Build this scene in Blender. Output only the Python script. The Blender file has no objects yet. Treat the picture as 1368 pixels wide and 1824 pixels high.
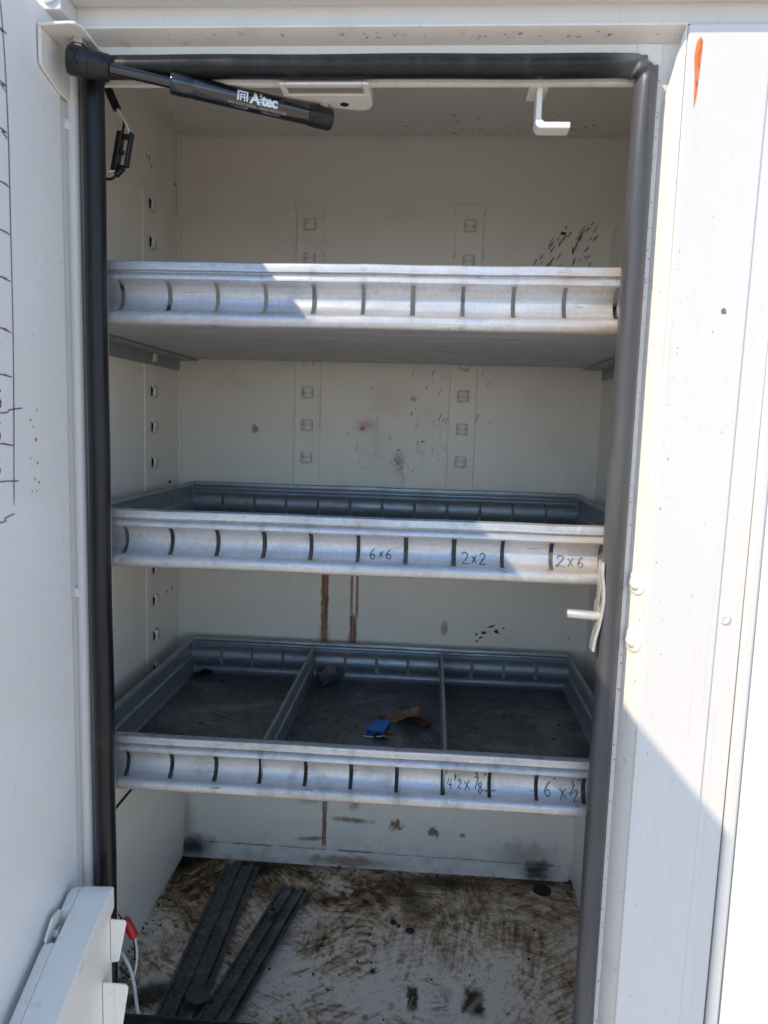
import bpy, bmesh, math, random
from mathutils import Vector, Matrix, Quaternion
random.seed(7)
scene = bpy.context.scene
C = scene.collection

# ------------------------------------------------------------------ camera
CAM = Vector((0.0125, -0.7286, -0.0203))
cam_d = bpy.data.cameras.new('camera')
cam = bpy.data.objects.new('camera', cam_d); C.objects.link(cam)
rt = Vector((0.99726, 0.06831, 0.02839)); up = Vector((-0.03620, 0.11601, 0.99259)); fw = Vector((-0.06451, 0.99089, -0.11817))
mw = Matrix((rt, up, -fw)).transposed().to_4x4(); mw.translation = CAM
cam.matrix_world = mw
cam_d.sensor_fit = 'AUTO'; cam_d.sensor_width = 36.0; cam_d.lens = 36.0 * 1300.0 / 1824.0
cam_d.clip_start = 0.01; cam_d.clip_end = 2000
cam_d.dof.use_dof = True; cam_d.dof.focus_distance = 0.84; cam_d.dof.aperture_fstop = 7.5
scene.camera = cam

# ------------------------------------------------------------------ light
SUN = Vector((-1.18, -1.0, 1.295)).normalized()          # towards the sun
el = math.asin(SUN.z); az = math.atan2(SUN.x, SUN.y)
w = bpy.data.worlds.new('World'); scene.world = w; w.use_nodes = True
nt = w.node_tree; nt.nodes.clear()
sky = nt.nodes.new('ShaderNodeTexSky'); sky.sky_type = 'NISHITA'; sky.sun_disc = False
sky.sun_elevation = el; sky.sun_rotation = az % (2 * math.pi); sky.altitude = 200; sky.dust_density = 0.0; sky.ozone_density = 3.0
bg = nt.nodes.new('ShaderNodeBackground'); bg.inputs['Strength'].default_value = 0.15
wo = nt.nodes.new('ShaderNodeOutputWorld')
nt.links.new(sky.outputs[0], bg.inputs[0]); nt.links.new(bg.outputs[0], wo.inputs[0])
ld = bpy.data.lights.new('sun', 'SUN'); ld.energy = 2.5; ld.angle = math.radians(0.5); ld.color = (1.0, 0.84, 0.645)
sun = bpy.data.objects.new('sun', ld); C.objects.link(sun)
sun.rotation_euler = (-SUN).to_track_quat('-Z', 'Y').to_euler(); sun.location = SUN * 5
scene.view_settings.view_transform = 'Standard'; scene.view_settings.look = 'None'
scene.view_settings.exposure = 0.93; scene.view_settings.gamma = 1.0

# ------------------------------------------------------------------ material helper
def srgb(r, g, b):
    f = lambda c: (c / 12.92 if c <= 0.04045 else ((c + 0.055) / 1.055) ** 2.4)
    return (f(r / 255), f(g / 255), f(b / 255), 1)

class Mat:
    def __init__(s, name):
        s.m = bpy.data.materials.new(name); s.m.use_nodes = True
        s.t = s.m.node_tree; s.b = s.t.nodes['Principled BSDF']
        g = s.t.nodes.new('ShaderNodeNewGeometry'); s.pos = g.outputs['Position']; s.nor = g.outputs['Normal']
        x = s.t.nodes.new('ShaderNodeSeparateXYZ'); s.t.links.new(s.pos, x.inputs[0])
        s.x, s.y, s.z = x.outputs
        x = s.t.nodes.new('ShaderNodeSeparateXYZ'); s.t.links.new(s.nor, x.inputs[0]); s.nz = x.outputs[2]
    def put(s, sock, v):
        if isinstance(v, bpy.types.NodeSocket): s.t.links.new(v, sock)
        else: sock.default_value = v
    def mt(s, op, a, b=None, c=None, clamp=False):
        n = s.t.nodes.new('ShaderNodeMath'); n.operation = op; n.use_clamp = clamp
        s.put(n.inputs[0], a)
        if b is not None: s.put(n.inputs[1], b)
        if c is not None: s.put(n.inputs[2], c)
        return n.outputs[0]
    def vec(s, scale=(1, 1, 1), rot=(0, 0, 0), loc=(0, 0, 0)):
        n = s.t.nodes.new('ShaderNodeMapping'); s.t.links.new(s.pos, n.inputs[0])
        n.inputs['Location'].default_value = loc; n.inputs['Rotation'].default_value = rot; n.inputs['Scale'].default_value = scale
        return n.outputs[0]
    def noise(s, scale, detail=6, rough=.55, dist=0, vec=None):
        n = s.t.nodes.new('ShaderNodeTexNoise'); s.put(n.inputs['Vector'], vec or s.pos)
        n.inputs['Scale'].default_value = scale; n.inputs['Detail'].default_value = detail
        n.inputs['Roughness'].default_value = rough; n.inputs['Distortion'].default_value = dist
        return n.outputs[0]
    def ramp(s, v, lo, hi, a=0.0, b=1.0):
        n = s.t.nodes.new('ShaderNodeMapRange'); n.interpolation_type = 'SMOOTHSTEP'
        s.put(n.inputs[0], v); s.put(n.inputs[1], lo); s.put(n.inputs[2], hi); s.put(n.inputs[3], a); s.put(n.inputs[4], b)
        return n.outputs[0]
    def mix(s, f, a, b, mode='MIX'):
        n = s.t.nodes.new('ShaderNodeMix'); n.data_type = 'RGBA'; n.blend_type = mode
        s.put(n.inputs[0], f); s.put(n.inputs[6], a); s.put(n.inputs[7], b)
        return n.outputs[2]
    def blob(s, u, v, cu, cv, ru, rv, ang=0.0, soft=.6, nz=None, amp=.8):
        du = s.mt('SUBTRACT', u, cu); dv = s.mt('SUBTRACT', v, cv)
        ca, sa = math.cos(ang), math.sin(ang)
        a = s.mt('ADD', s.mt('MULTIPLY', du, ca / ru), s.mt('MULTIPLY', dv, sa / ru))
        b = s.mt('ADD', s.mt('MULTIPLY', du, -sa / rv), s.mt('MULTIPLY', dv, ca / rv))
        d = s.mt('SQRT', s.mt('ADD', s.mt('MULTIPLY', a, a), s.mt('MULTIPLY', b, b)))
        if nz is not None: d = s.mt('ADD', d, s.mt('MULTIPLY', s.mt('SUBTRACT', nz, .5), amp))
        return s.ramp(d, 1.0, 1.0 - soft, 0.0, 1.0)
    def box(s, u, v, cu, cv, hu, hv, ang=0.0, soft=.2, nz=None, amp=.5):
        du = s.mt('SUBTRACT', u, cu); dv = s.mt('SUBTRACT', v, cv)
        ca, sa = math.cos(ang), math.sin(ang)
        a = s.mt('ABSOLUTE', s.mt('ADD', s.mt('MULTIPLY', du, ca / hu), s.mt('MULTIPLY', dv, sa / hu)))
        b = s.mt('ABSOLUTE', s.mt('ADD', s.mt('MULTIPLY', du, -sa / hv), s.mt('MULTIPLY', dv, ca / hv)))
        d = s.mt('MAXIMUM', a, b)
        if nz is not None: d = s.mt('ADD', d, s.mt('MULTIPLY', s.mt('SUBTRACT', nz, .5), amp))
        return s.ramp(d, 1.0, 1.0 - soft, 0.0, 1.0)
    def mx(s, *v):
        r = v[0]
        for k in v[1:]: r = s.mt('MAXIMUM', r, k)
        return r
    def mul(s, a, b): return s.mt('MULTIPLY', a, b)
    def bump(s, h, strength=.2, dist=.002):
        n = s.t.nodes.new('ShaderNodeBump'); n.inputs['Strength'].default_value = strength; n.inputs['Distance'].default_value = dist
        s.put(n.inputs['Height'], h); s.t.links.new(n.outputs[0], s.b.inputs['Normal'])
    def out(s, col, rough=.5, metal=0.0, spec=.5, coat=0.0):
        s.put(s.b.inputs['Base Color'], col); s.put(s.b.inputs['Roughness'], rough); s.put(s.b.inputs['Metallic'], metal)
        s.put(s.b.inputs['Specular IOR Level'], spec); s.b.inputs['Coat Weight'].default_value = coat
        return s.m

def paint(name, col=(.80, .79, .77, 1), dirt=.25, rough=.32, speck=.0, streak=0.0):
    m = Mat(name)
    n1 = m.noise(9, 8, .62); n2 = m.noise(70, 6, .6)
    c = m.mix(m.mul(m.ramp(n1, .52, .78), dirt), col, (.42, .38, .32, 1))
    c = m.mix(m.mul(m.ramp(n2, .60, .74), dirt * .6), c, (.30, .25, .20, 1))
    if streak:
        sv = m.noise(1, 6, .6, vec=m.vec((160, 160, 6)))
        c = m.mix(m.mul(m.ramp(sv, .56, .74), streak), c, (.36, .31, .25, 1))
    if speck:
        k = m.noise(260, 2, .5); k2 = m.noise(14, 3)
        c = m.mix(m.mul(m.mul(m.ramp(k, .70, .74), m.ramp(k2, .45, .62)), speck), c, (.05, .035, .025, 1))
    r = m.ramp(n1, .3, .8, rough, rough + .2)
    m.bump(m.mt('ADD', m.mul(m.noise(5, 2), 1.0), m.mul(m.noise(420, 2), .012)), .25, .004)
    return m.out(c, r)

WHITE = (.80, .795, .78, 1)
M_outer = paint('white_outer_paint', (.655, .64, .615, 1), .13, .28, .25, .14)
M_door = paint('white_door_paint', (.84, .83, .81, 1), .06, .24, .3)
M_frame = paint('white_frame_paint', (.79, .75, .69, 1), .6, .4, .8, .35)
M_rack = paint('white_rack_paint', (.86, .82, .745, 1), .5, .4, .4, .15)
M_bracket = paint('white_bracket_paint', (.78, .75, .70, 1), .2, .35)
M_wall = paint('white_interior_paint', (.85, .795, .715, 1), .20, .36, .5, .10)
M_ceil = paint('white_ceiling_paint', (.83, .775, .70, 1), .16, .45, .5)
M_seam = paint('seam_sealant', (.78, .75, .70, 1), .2, .5)

def back_wall_mat():
    m = Mat('stained_white_paint')
    n1 = m.noise(9, 8, .62); n2 = m.noise(60, 7, .62); n3 = m.noise(240, 4, .6); dn = m.noise(1, 6, .65, .8, m.vec((150, 60, 90)))
    c = m.mix(m.mul(m.ramp(n1, .48, .8), .26), (.85, .795, .715, 1), (.42, .37, .30, 1))
    # oily darkening along the bottom and in the two bottom corners
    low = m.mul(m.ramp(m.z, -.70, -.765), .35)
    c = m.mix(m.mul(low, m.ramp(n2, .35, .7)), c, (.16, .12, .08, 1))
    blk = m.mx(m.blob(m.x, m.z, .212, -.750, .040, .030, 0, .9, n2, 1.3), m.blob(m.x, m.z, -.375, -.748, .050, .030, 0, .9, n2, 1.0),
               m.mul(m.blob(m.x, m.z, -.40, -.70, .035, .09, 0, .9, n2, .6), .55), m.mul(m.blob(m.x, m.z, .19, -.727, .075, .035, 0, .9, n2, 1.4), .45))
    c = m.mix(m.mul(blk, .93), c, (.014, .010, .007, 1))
    # rusty wipe marks under the lowest shelf
    tan = m.mx(m.mul(m.blob(m.x, m.z, -.105, -.685, .05, .007, -.02, .8, n2, 2.0), .8), m.mul(m.blob(m.x, m.z, -.172, -.723, .035, .006, .1, .8, n2, 1.8), .8),
               m.mul(m.blob(m.x, m.z, -.098, -.65, .014, .03, 0, .9, n2, 1.4), .7), m.mul(m.blob(m.x, m.z, -.175, -.648, .035, .02, 0, .9, n2, 1.8), .6),
               m.mul(m.blob(m.x, m.z, -.027, -.69, .015, .012, .4, .7, dn, 3.2), .9), m.mul(m.blob(m.x, m.z, .037, -.698, .011, .013, .9, .7, dn, 3.2), .9),
               m.mul(m.blob(m.x, m.z, .085, -.70, .006, .005, 0, .5, n2, 1.2), .8), m.mul(m.blob(m.x, m.z, -.10, -.757, .10, .012, 0, .7, n2, 2.2), .7))
    c = m.mix(tan, c, (.215, .105, .03, 1))
    # brown and pink smears above the middle shelf
    sv = m.noise(1, 7, .65, .4, m.vec((420, 60, 26)))
    def run(cx, z0, z1, w, k=1.0): return m.mul(m.mul(m.box(m.x, m.z, cx, (z0 + z1) / 2, w / 2, (z0 - z1) / 2, 0, .30, dn, 1.1), m.ramp(sv, .25, .6, .62, 1.0)), k)
    dr = m.mx(run(-.1560, -.15, -.41, .0135), run(-.1120, -.15, -.352, .0050, .85), run(-.1030, -.15, -.352, .0048, .9), run(-.1085, -.322, -.41, .0130), run(-.1492, -.60, -.742, .0078, 1.0), run(-.1495, -.60, -.68, .015, .3))
    dr = m.mx(dr, m.mul(m.blob(m.x, m.z, -.156, -.365, .014, .03, 0, .8, dn, 2.0), .6), m.mul(m.blob(m.x, m.z, -.1085, -.37, .013, .02, 0, .8, dn, 2.0), .6))
    c = m.mix(m.mul(dr, .93), c, m.mix(sv, (.30, .088, .005, 1), (.11, .031, .002, 1)))
    br = m.mul(m.blob(m.x, m.z, -.04, -.05, .10, .08, 0, .8, n1, .8), m.ramp(m.noise(1, 8, .66, 1.2, m.vec((75, 75, 26), (0, .25, 0))), .565, .66))
    br = m.mx(br, m.mul(m.blob(m.x, m.z, -.040, -.080, .020, .038, .15, .9, dn, 3.0), m.ramp(dn, .42, .60)), m.mul(m.blob(m.x, m.z, -.273, -.031, .007, .009, .3, .7, n2, 2.0), .9),
              m.mul(m.blob(m.x, m.z, .04, -.345, .008, .016, 0, .6, n2, 1.5), .7))
    c = m.mix(m.mul(br, .8), c, (.22, .090, .018, 1))
    scr = m.mul(m.ramp(m.noise(1, 6, .7, 1.8, m.vec((60, 60, 190), (0, .35, 0))), .655, .70), m.ramp(m.noise(6, 3), .42, .62))
    c = m.mix(m.mul(scr, .55), c, (.24, .17, .11, 1))
    pk = m.mx(m.mul(m.blob(m.x, m.z, -.098, -.022, .028, .014, .2, .9, n2, 1.5), .45), m.mul(m.blob(m.x, m.z, -.10, -.026, .006, .007, 0, .6, n2, 1.0), .7),
              m.mul(m.blob(m.x, m.z, -.022, .022, .008, .006, 0, .7, n2, 1.0), .6), m.mul(m.blob(m.x, m.z, -.06, .02, .06, .04, 0, 1, n2, 1.2), .16))
    c = m.mix(pk, c, (.55, .12, .13, 1))
    ltr = m.mx(*[m.blob(m.x, m.z, a, b, .009, .0050, 0, .8, n2, 2.2) for a, b in ((.0555, .0690), (.0550, .0235), (.0545, -.0285))])
    c = m.mix(m.mul(ltr, .75), c, (.20, .075, .015, 1))
    rb = m.mul(m.blob(m.x, m.z, .135, .17, .06, .05, 0, 1, n2, 1), .12)
    c = m.mix(rb, c, (.4, .25, .15, 1))
    m.bump(m.mt('ADD', m.noise(4.5, 2), m.mul(m.noise(420, 2), .012)), .35, .005)
    stn = m.mx(dr, tan, br, blk, ltr)
    return m.out(c, m.mt('ADD', m.ramp(n1, .3, .8, .32, .5), m.mul(stn, .35), clamp=True), 0.0, m.mt('SUBTRACT', .5, m.mul(stn, .38)))
M_back = back_wall_mat()

def galv(name, dirt=.2, top=0.0, slots=0.0, grime=(.03, .024, .018, 1), base=(.60, .61, .625, 1), tan=0.0):
    m = Mat(name)
    n1 = m.noise(26, 7, .62); st = m.noise(1, 6, .6, vec=m.vec((7, 60, 260))); n2 = m.noise(120, 5, .6)
    c = m.mix(m.ramp(st, .35, .7), tuple(v * .84 for v in base[:3]) + (1,), base)
    c = m.mix(m.mul(m.ramp(n1, .5, .75), dirt), c, (.26, .25, .24, 1))
    spk = m.mul(m.ramp(n2, .62, .72), dirt)
    c = m.mix(spk, c, tuple(min(.8, v * 1.3) for v in base[:3]) + (1,))
    dk = m.mul(m.ramp(m.noise(1, 7, .6, vec=m.vec((30, 30, 190))), .64, .72), m.mt('MINIMUM', dirt * 1.6, 1.0))
    c = m.mix(dk, c, (.07, .06, .055, 1))
    metal = m.mt('SUBTRACT', .66, m.mul(m.mx(spk, dk), .5))
    r = m.ramp(n1, .3, .75, .34, .52)
    if slots:
        fr_ = m.mt('ABSOLUTE', m.mt('SUBTRACT', m.mt('FRACT', m.mt('DIVIDE', m.mt('ADD', m.x, .2689 + .0254 + 1.016 - .001), .0508)), .5))
        near = m.mul(m.ramp(fr_, .11, .045), m.ramp(m.noise(1, 6, .65, .6, m.vec((60, 60, 110))), .44, .66))
        c = m.mix(m.mul(near, slots), c, (.12, .105, .09, 1)); dk = m.mx(dk, m.mul(near, slots * .8))
    if tan:
        tn = m.mul(m.ramp(m.x, .08, .19), m.ramp(m.noise(1, 5, .6, vec=m.vec((9, 60, 90))), .42, .62))
        c = m.mix(m.mul(tn, tan), c, (.55, .38, .20, 1))
    if top:
        up = m.mul(m.ramp(m.nz, .6, .9), m.ramp(m.noise(9, 9, .62, .6), .30, .52, .62, 1.0))
        up = m.mul(up, top)
        gc = m.mix(m.ramp(m.noise(38, 8, .65, 1.0), .4, .7), grime, tuple(v * 2.9 for v in grime[:3]) + (1,))
        rn = m.noise(16, 6, .6, 2.5)
        gc = m.mix(m.mul(m.ramp(m.mt('ABSOLUTE', m.mt('SUBTRACT', rn, .5)), .02, .0), .6), gc, (.006, .005, .004, 1))
        c = m.mix(up, c, gc); metal = m.mul(metal, m.mt('SUBTRACT', 1.0, m.mul(up, .7))); r = m.mt('SUBTRACT', r, m.mul(up, .06))
    sp = m.noise(1, 3, .5, vec=m.vec((210, 210, 260))); c = m.mix(m.mul(m.ramp(sp, .35, .65), .22), c, (.36, .37, .39, 1))
    sc = m.ramp(m.noise(1, 5, .7, 1.5, m.vec((14, 120, 420))), .64, .68); c = m.mix(m.mul(sc, .45), c, (.22, .21, .20, 1))
    r = m.mt('ADD', r, m.mul(sp, .12))
    m.bump(m.mt('ADD', m.noise(11, 3), m.mt('ADD', m.mul(st, .10), m.mul(sp, .03))), .25, .003)
    return m.out(c, r, metal)
M_galv = galv('galvanised_steel', .38, slots=.3, base=(.62, .63, .645, 1), tan=.5)
M_galv_shaded = galv('galvanised_steel_weathered_shaded', .8, slots=.4, base=(.54, .545, .55, 1))  # weathered lowest rail; base also darkened to paint in its shade
M_pan = galv('galvanised_pan', .2)
M_pan_dirty = galv('galvanised_pan_grimy', .4, .93, grime=(.040, .039, .040, 1))
M_pan_mid = galv('galvanised_pan_dusty', .3, .8, grime=(.06, .05, .04, 1))
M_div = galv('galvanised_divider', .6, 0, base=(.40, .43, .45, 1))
M_loose = galv('galvanised_divider_oily', .8, 0, base=(.072, .078, .074, 1))

def rubber(name, base, dust):
    m = Mat(name)
    n = m.noise(1, 7, .62, vec=m.vec((55, 55, 5))); n2 = m.noise(30, 7, .65)
    sunlit_lift = m.mul(m.ramp(m.x, .15, .18), .30)  # right-hand run painted paler, standing in for sunlight on the rubber
    c = m.mix(m.mt('ADD', m.mul(m.ramp(n, .40, .75), dust), m.mul(sunlit_lift, m.ramp(n, .2, .6, .6, 1.0)), clamp=True), base, (.225, .225, .235, 1))
    c = m.mix(m.mul(m.ramp(n2, .60, .72), dust * .8), c, (.30, .26, .21, 1))
    m.bump(m.noise(1, 4, .6, vec=m.vec((220, 220, 9))), .12, .001)
    return m.out(c, m.ramp(n, .3, .8, .27, .48), 0, .36)
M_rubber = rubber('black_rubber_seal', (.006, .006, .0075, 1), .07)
M_black = rubber('black_plastic', (.012, .012, .013, 1), .08)

def plain(name, col, rough=.45, metal=0.0, coat=0.0, var=.12, sc=40):
    m = Mat(name); n = m.noise(sc, 6, .6)
    c = m.mix(m.mul(m.ramp(n, .4, .75), 1.0), col, tuple(max(0, v * (1 - var * 2)) for v in col[:3]) + (1,))
    m.bump(m.noise(sc * 5, 3), .08, .0006)
    return m.out(c, m.ramp(n, .3, .75, rough, min(1, rough + .12)), metal, .5, coat)
M_strut = plain('gloss_black_enamel', (.010, .010, .011, 1), .09, 0, .8, .1, 12)
M_zinc = plain('zinc_plated_steel', (.62, .62, .60, 1), .26, 1.0)
M_striker = galv('galvanised_striker', .3, base=(.62, .60, .55, 1))
M_print = plain('pale_blue_white_print', (.72, .80, .88, 1), .5)
M_print2 = plain('grey_print', (.36, .36, .37, 1), .55)
M_ink = plain('black_marker_ink', (.022, .022, .035, 1), .5)
M_ink_grey = plain('faded_marker_ink', (.13, .12, .17, 1), .5)
M_ink_violet = plain('violet_black_marker_ink', (.12, .11, .19, 1), .5)
M_rust = plain('rust_drip_stain', (.21, .098, .028, 1), .6, 0, 0, .42, 90)
M_splat = plain('dried_brown_splatter', (.12, .056, .022, 1), .5, 0, 0, .3, 200)
M_soot = plain('black_grease', (.012, .010, .009, 1), .5)
M_hole = plain('dark_hole', (.006, .006, .006, 1), .8)
M_blue = plain('blue_plastic', (.010, .19, .62, 1), .38, 0, 0, .06)
M_leaf = plain('tan_dead_leaf', (.33, .19, .085, 1), .7, 0, 0, .3, 90)
M_leaf2 = plain('dark_brown_dead_leaf', (.10, .045, .022, 1), .7, 0, 0, .3, 90)
M_tape = plain('grey_crumpled_tape', (.20, .20, .19, 1), .55, 0, 0, .2)
M_red = plain('red_plastic', (.55, .018, .022, 1), .3, 0, 0, .1)
M_wirew = plain('white_wire', (.70, .68, .63, 1), .4)
M_wireb = plain('black_wire', (.012, .012, .013, 1), .4)
M_rustspot = None
def orange_mat():
    m = Mat('orange_crayon_mark'); n = m.noise(1, 8, .7, 1.5, m.vec((230, 230, 45)))
    c = m.mix(m.ramp(n, .45, .62), (.72, .19, .045, 1), (.38, .085, .022, 1))
    return m.out(c, .6)
M_orange = orange_mat()

def floor_mat():
    m = Mat('grease_smeared_white_floor'); T_ = m.t
    wn = T_.nodes.new('ShaderNodeTexNoise'); wn.inputs['Scale'].default_value = 9; wn.inputs['Detail'].default_value = 4; T_.links.new(m.pos, wn.inputs['Vector'])
    wv = T_.nodes.new('ShaderNodeVectorMath'); wv.operation = 'MULTIPLY_ADD'; T_.links.new(wn.outputs['Color'], wv.inputs[0]); wv.inputs[1].default_value = (.075, .075, 0); T_.links.new(m.pos, wv.inputs[2])
    warped = wv.outputs[0]
    def strokes(cell, long, short, seed, detail=8, dist=.6):
        # wiping strokes: each patch of the floor has its own direction
        vo = T_.nodes.new('ShaderNodeTexVoronoi'); vo.inputs['Scale'].default_value = cell; T_.links.new(warped, vo.inputs['Vector'])
        sx = T_.nodes.new('ShaderNodeSeparateXYZ'); T_.links.new(vo.outputs['Color'], sx.inputs[0])
        ro = T_.nodes.new('ShaderNodeVectorRotate'); ro.rotation_type = 'Z_AXIS'; T_.links.new(wv.outputs[0] if dist > .5 else m.pos, ro.inputs['Vector'])
        m.put(ro.inputs['Angle'], m.mul(m.mt('ADD', sx.outputs[0], seed), 3.6))
        mp = T_.nodes.new('ShaderNodeMapping'); T_.links.new(ro.outputs[0], mp.inputs[0]); mp.inputs['Scale'].default_value = (long, short, 20); mp.inputs['Location'].default_value = (seed, seed * 2, 0)
        return m.noise(1, detail, .68, dist, mp.outputs[0]), sx.outputs[1]
    n1 = m.noise(7, 9, .66, .9); n2 = m.noise(45, 9, .68, 1.0); n3 = m.noise(190, 5, .65)
    a1, r1 = strokes(9, 13, 120, .1, 9, .45); a2, r2 = strokes(17, 17, 190, 1.7, 9, .45); a3, r3 = strokes(27, 26, 300, 3.1, 7, .4)
    def swirl(cx, cy, rx, ry, fr):
        dx = m.mul(m.mt('SUBTRACT', m.x, cx), 1 / rx); dy = m.mul(m.mt('SUBTRACT', m.y, cy), 1 / ry)
        d = m.mt('SQRT', m.mt('ADD', m.mul(dx, dx), m.mul(dy, dy)))
        wv_ = m.mt('SINE', m.mt('ADD', m.mul(d, fr), m.mt('ADD', m.mul(n2, 9), m.mul(n1, 22))))
        return m.mul(m.mul(m.ramp(wv_, -.1, .9), m.ramp(d, 1.05, .75)), m.ramp(m.noise(22, 3), .42, .6))
    s1 = swirl(-.066, .235, .082, .062, 24); s2 = swirl(-.10, .335, .075, .045, 20)
    g = m.mul(m.ramp(n1, .34, .68), .50)
    g = m.mt('ADD', g, m.mul(m.ramp(a1, .36, .70), m.mt('ADD', .20, m.mul(r1, .38))))
    g = m.mt('ADD', g, m.mul(m.ramp(a2, .38, .70), m.mt('ADD', .08, m.mul(r2, .28))))
    g = m.mt('ADD', g, m.mul(m.ramp(n2, .40, .66), .30))
    g = m.mt('ADD', g, m.mul(s1, .46)); g = m.mt('ADD', g, m.mul(s2, .40))
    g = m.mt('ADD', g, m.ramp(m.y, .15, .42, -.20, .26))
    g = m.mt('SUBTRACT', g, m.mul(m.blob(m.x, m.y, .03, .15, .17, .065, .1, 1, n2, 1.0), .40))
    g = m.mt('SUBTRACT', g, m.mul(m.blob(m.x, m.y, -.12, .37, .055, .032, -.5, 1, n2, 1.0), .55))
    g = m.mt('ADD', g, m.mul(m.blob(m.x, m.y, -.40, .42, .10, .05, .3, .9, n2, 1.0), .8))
    g = m.mt('SUBTRACT', g, .15)
    g = m.mt('ADD', g, m.mul(m.mt('SUBTRACT', n3, .5), .30))
    c = m.mix(m.ramp(g, .04, .58), (.82, .735, .615, 1), (.44, .325, .205, 1))
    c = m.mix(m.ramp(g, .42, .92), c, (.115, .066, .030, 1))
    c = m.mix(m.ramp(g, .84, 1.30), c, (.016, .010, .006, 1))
    c = m.mix(m.mul(m.ramp(a3, .58, .68), .50), c, (.62, .545, .45, 1))
    c = m.mix(m.mul(m.ramp(m.mt('SUBTRACT', 1.0, a2), .60, .67), .42), c, (.54, .465, .375, 1))
    dk = m.mx(m.mul(m.box(m.x, m.y, .011, .150, .010, .026, .03, .5, n2, 1.5), m.ramp(a3, .3, .5, .45, .95)), m.mul(m.box(m.x, m.y, .091, .152, .018, .030, -.12, .5, n2, 1.3), m.ramp(a1, .3, .55, .5, .97)),
              m.mul(m.box(m.x, m.y, .048, .148, .016, .028, 0, .6, n2, 2.0), m.ramp(a3, .42, .6, 0, .6)), m.blob(m.x, m.y, -.265, .405, .06, .03, 0, .7, n2, .8),
              m.mul(m.blob(m.x, m.y, .05, .40, .12, .03, 0, .8, n2, 2.4), .85), m.mul(m.blob(m.x, m.y, .21, .42, .08, .03, 0, .9, n2, 1), .8),
              m.mul(m.blob(m.x, m.y, -.33, .12, .05, .03, .5, .6, n2, 1.5), .9), m.mul(m.blob(m.x, m.y, .01, .345, .03, .05, .4, .6, a1, 2.8), .65))
    c = m.mix(dk, c, (.030, .018, .008, 1))
    c = m.mix(m.mul(m.ramp(n3, .52, .68), .35), c, (.16, .125, .09, 1))
    m.bump(m.mt('ADD', m.mul(g, .4), m.mul(n3, .2)), .3, .0012)
    return m.out(c, m.ramp(g, .1, 1.0, .62, .50), 0.0, m.ramp(m.mx(g, dk), .2, .9, .28, .10))
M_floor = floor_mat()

def ground_mat():
    m = Mat('pale_concrete_yard'); n = m.noise(2, 8, .6); n2 = m.noise(60, 6, .6)
    c = m.mix(m.ramp(n, .3, .7), (.72, .62, .49, 1), (.64, .545, .425, 1)); c = m.mix(m.mul(m.ramp(n2, .5, .75), .3), c, (.26, .23, .19, 1))
    m.bump(n2, .3, .004); return m.out(c, .85)
M_ground = ground_mat()

# ------------------------------------------------------------------ mesh helpers
WP = {}                                                     # world matrix of each parent
def thing(name, label, cat, loc=(0, 0, 0), group=None, kind=None):
    o = bpy.data.objects.new(name, None); C.objects.link(o); o.location = loc; o.empty_display_size = .05
    if label: o['label'] = label
    if cat: o['category'] = cat
    if group: o['group'] = group
    if kind: o['kind'] = kind
    WP[o] = Matrix.Translation(loc); return o
def obj(name, bm, mat, parent=None, label=None, bevel=0, smooth=False, solid=0, kind=None, local=False, seg=2, off=0, link=True):
    bmesh.ops.recalc_face_normals(bm, faces=bm.faces[:]) if not solid else None
    if parent is not None and not local:
        bm.transform(WP[parent].inverted())
    me = bpy.data.meshes.new(name); bm.to_mesh(me); bm.free()
    o = bpy.data.objects.new(name, me); C.objects.link(o)
    mats = mat if isinstance(mat, (list, tuple)) else [mat]
    for q in mats: me.materials.append(q)
    if parent is not None:
        o.parent = parent; WP[o] = WP[parent].copy()
    else: WP[o] = Matrix.Identity(4)
    if label: o['label'] = label
    if kind: o['kind'] = kind
    if solid:
        md = o.modifiers.new('thickness', 'SOLIDIFY'); md.thickness = solid; md.offset = off; md.use_even_offset = True
        if smooth:
            md = o.modifiers.new('sharp', 'EDGE_SPLIT'); md.split_angle = math.radians(42)
    if bevel:
        md = o.modifiers.new('bevel', 'BEVEL'); md.width = bevel; md.segments = seg; md.limit_method = 'ANGLE'; md.angle_limit = math.radians(38)
        md.harden_normals = True
    if smooth or bevel:
        for p in me.polygons: p.use_smooth = True
        if smooth and not bevel:
            try: me.set_sharp_from_angle(angle=math.radians(38))
            except Exception: pass
    return o
def top(o, label, cat, group=None):
    o['label'] = label; o['category'] = cat
    if group: o['group'] = group
    return o
def NB(): return bmesh.new()
def box(bm, a, b):
    x0, y0, z0 = a; x1, y1, z1 = b
    v = [bm.verts.new(p) for p in ((x0, y0, z0), (x1, y0, z0), (x1, y1, z0), (x0, y1, z0), (x0, y0, z1), (x1, y0, z1), (x1, y1, z1), (x0, y1, z1))]
    for f in ((0, 3, 2, 1), (4, 5, 6, 7), (0, 1, 5, 4), (1, 2, 6, 5), (2, 3, 7, 6), (3, 0, 4, 7)): bm.faces.new([v[i] for i in f])
    return bm
def B(a, b): return box(NB(), a, b)
def prism(bm, pts, fn0, fn1):
    """closed outline pts mapped by fn0 / fn1 to the two end faces"""
    a = [bm.verts.new(fn0(*p)) for p in pts]; b = [bm.verts.new(fn1(*p)) for p in pts]
    n = len(pts)
    bm.faces.new(a); bm.faces.new(b[::-1])
    for i in range(n): bm.faces.new((a[i], b[i], b[(i + 1) % n], a[(i + 1) % n]))
    return bm
def strip(bm, pts, fn0, fn1):
    a = [bm.verts.new(fn0(*p)) for p in pts]; b = [bm.verts.new(fn1(*p)) for p in pts]
    for i in range(len(pts) - 1): bm.faces.new((a[i], b[i], b[i + 1], a[i + 1]))
    return bm
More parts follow.
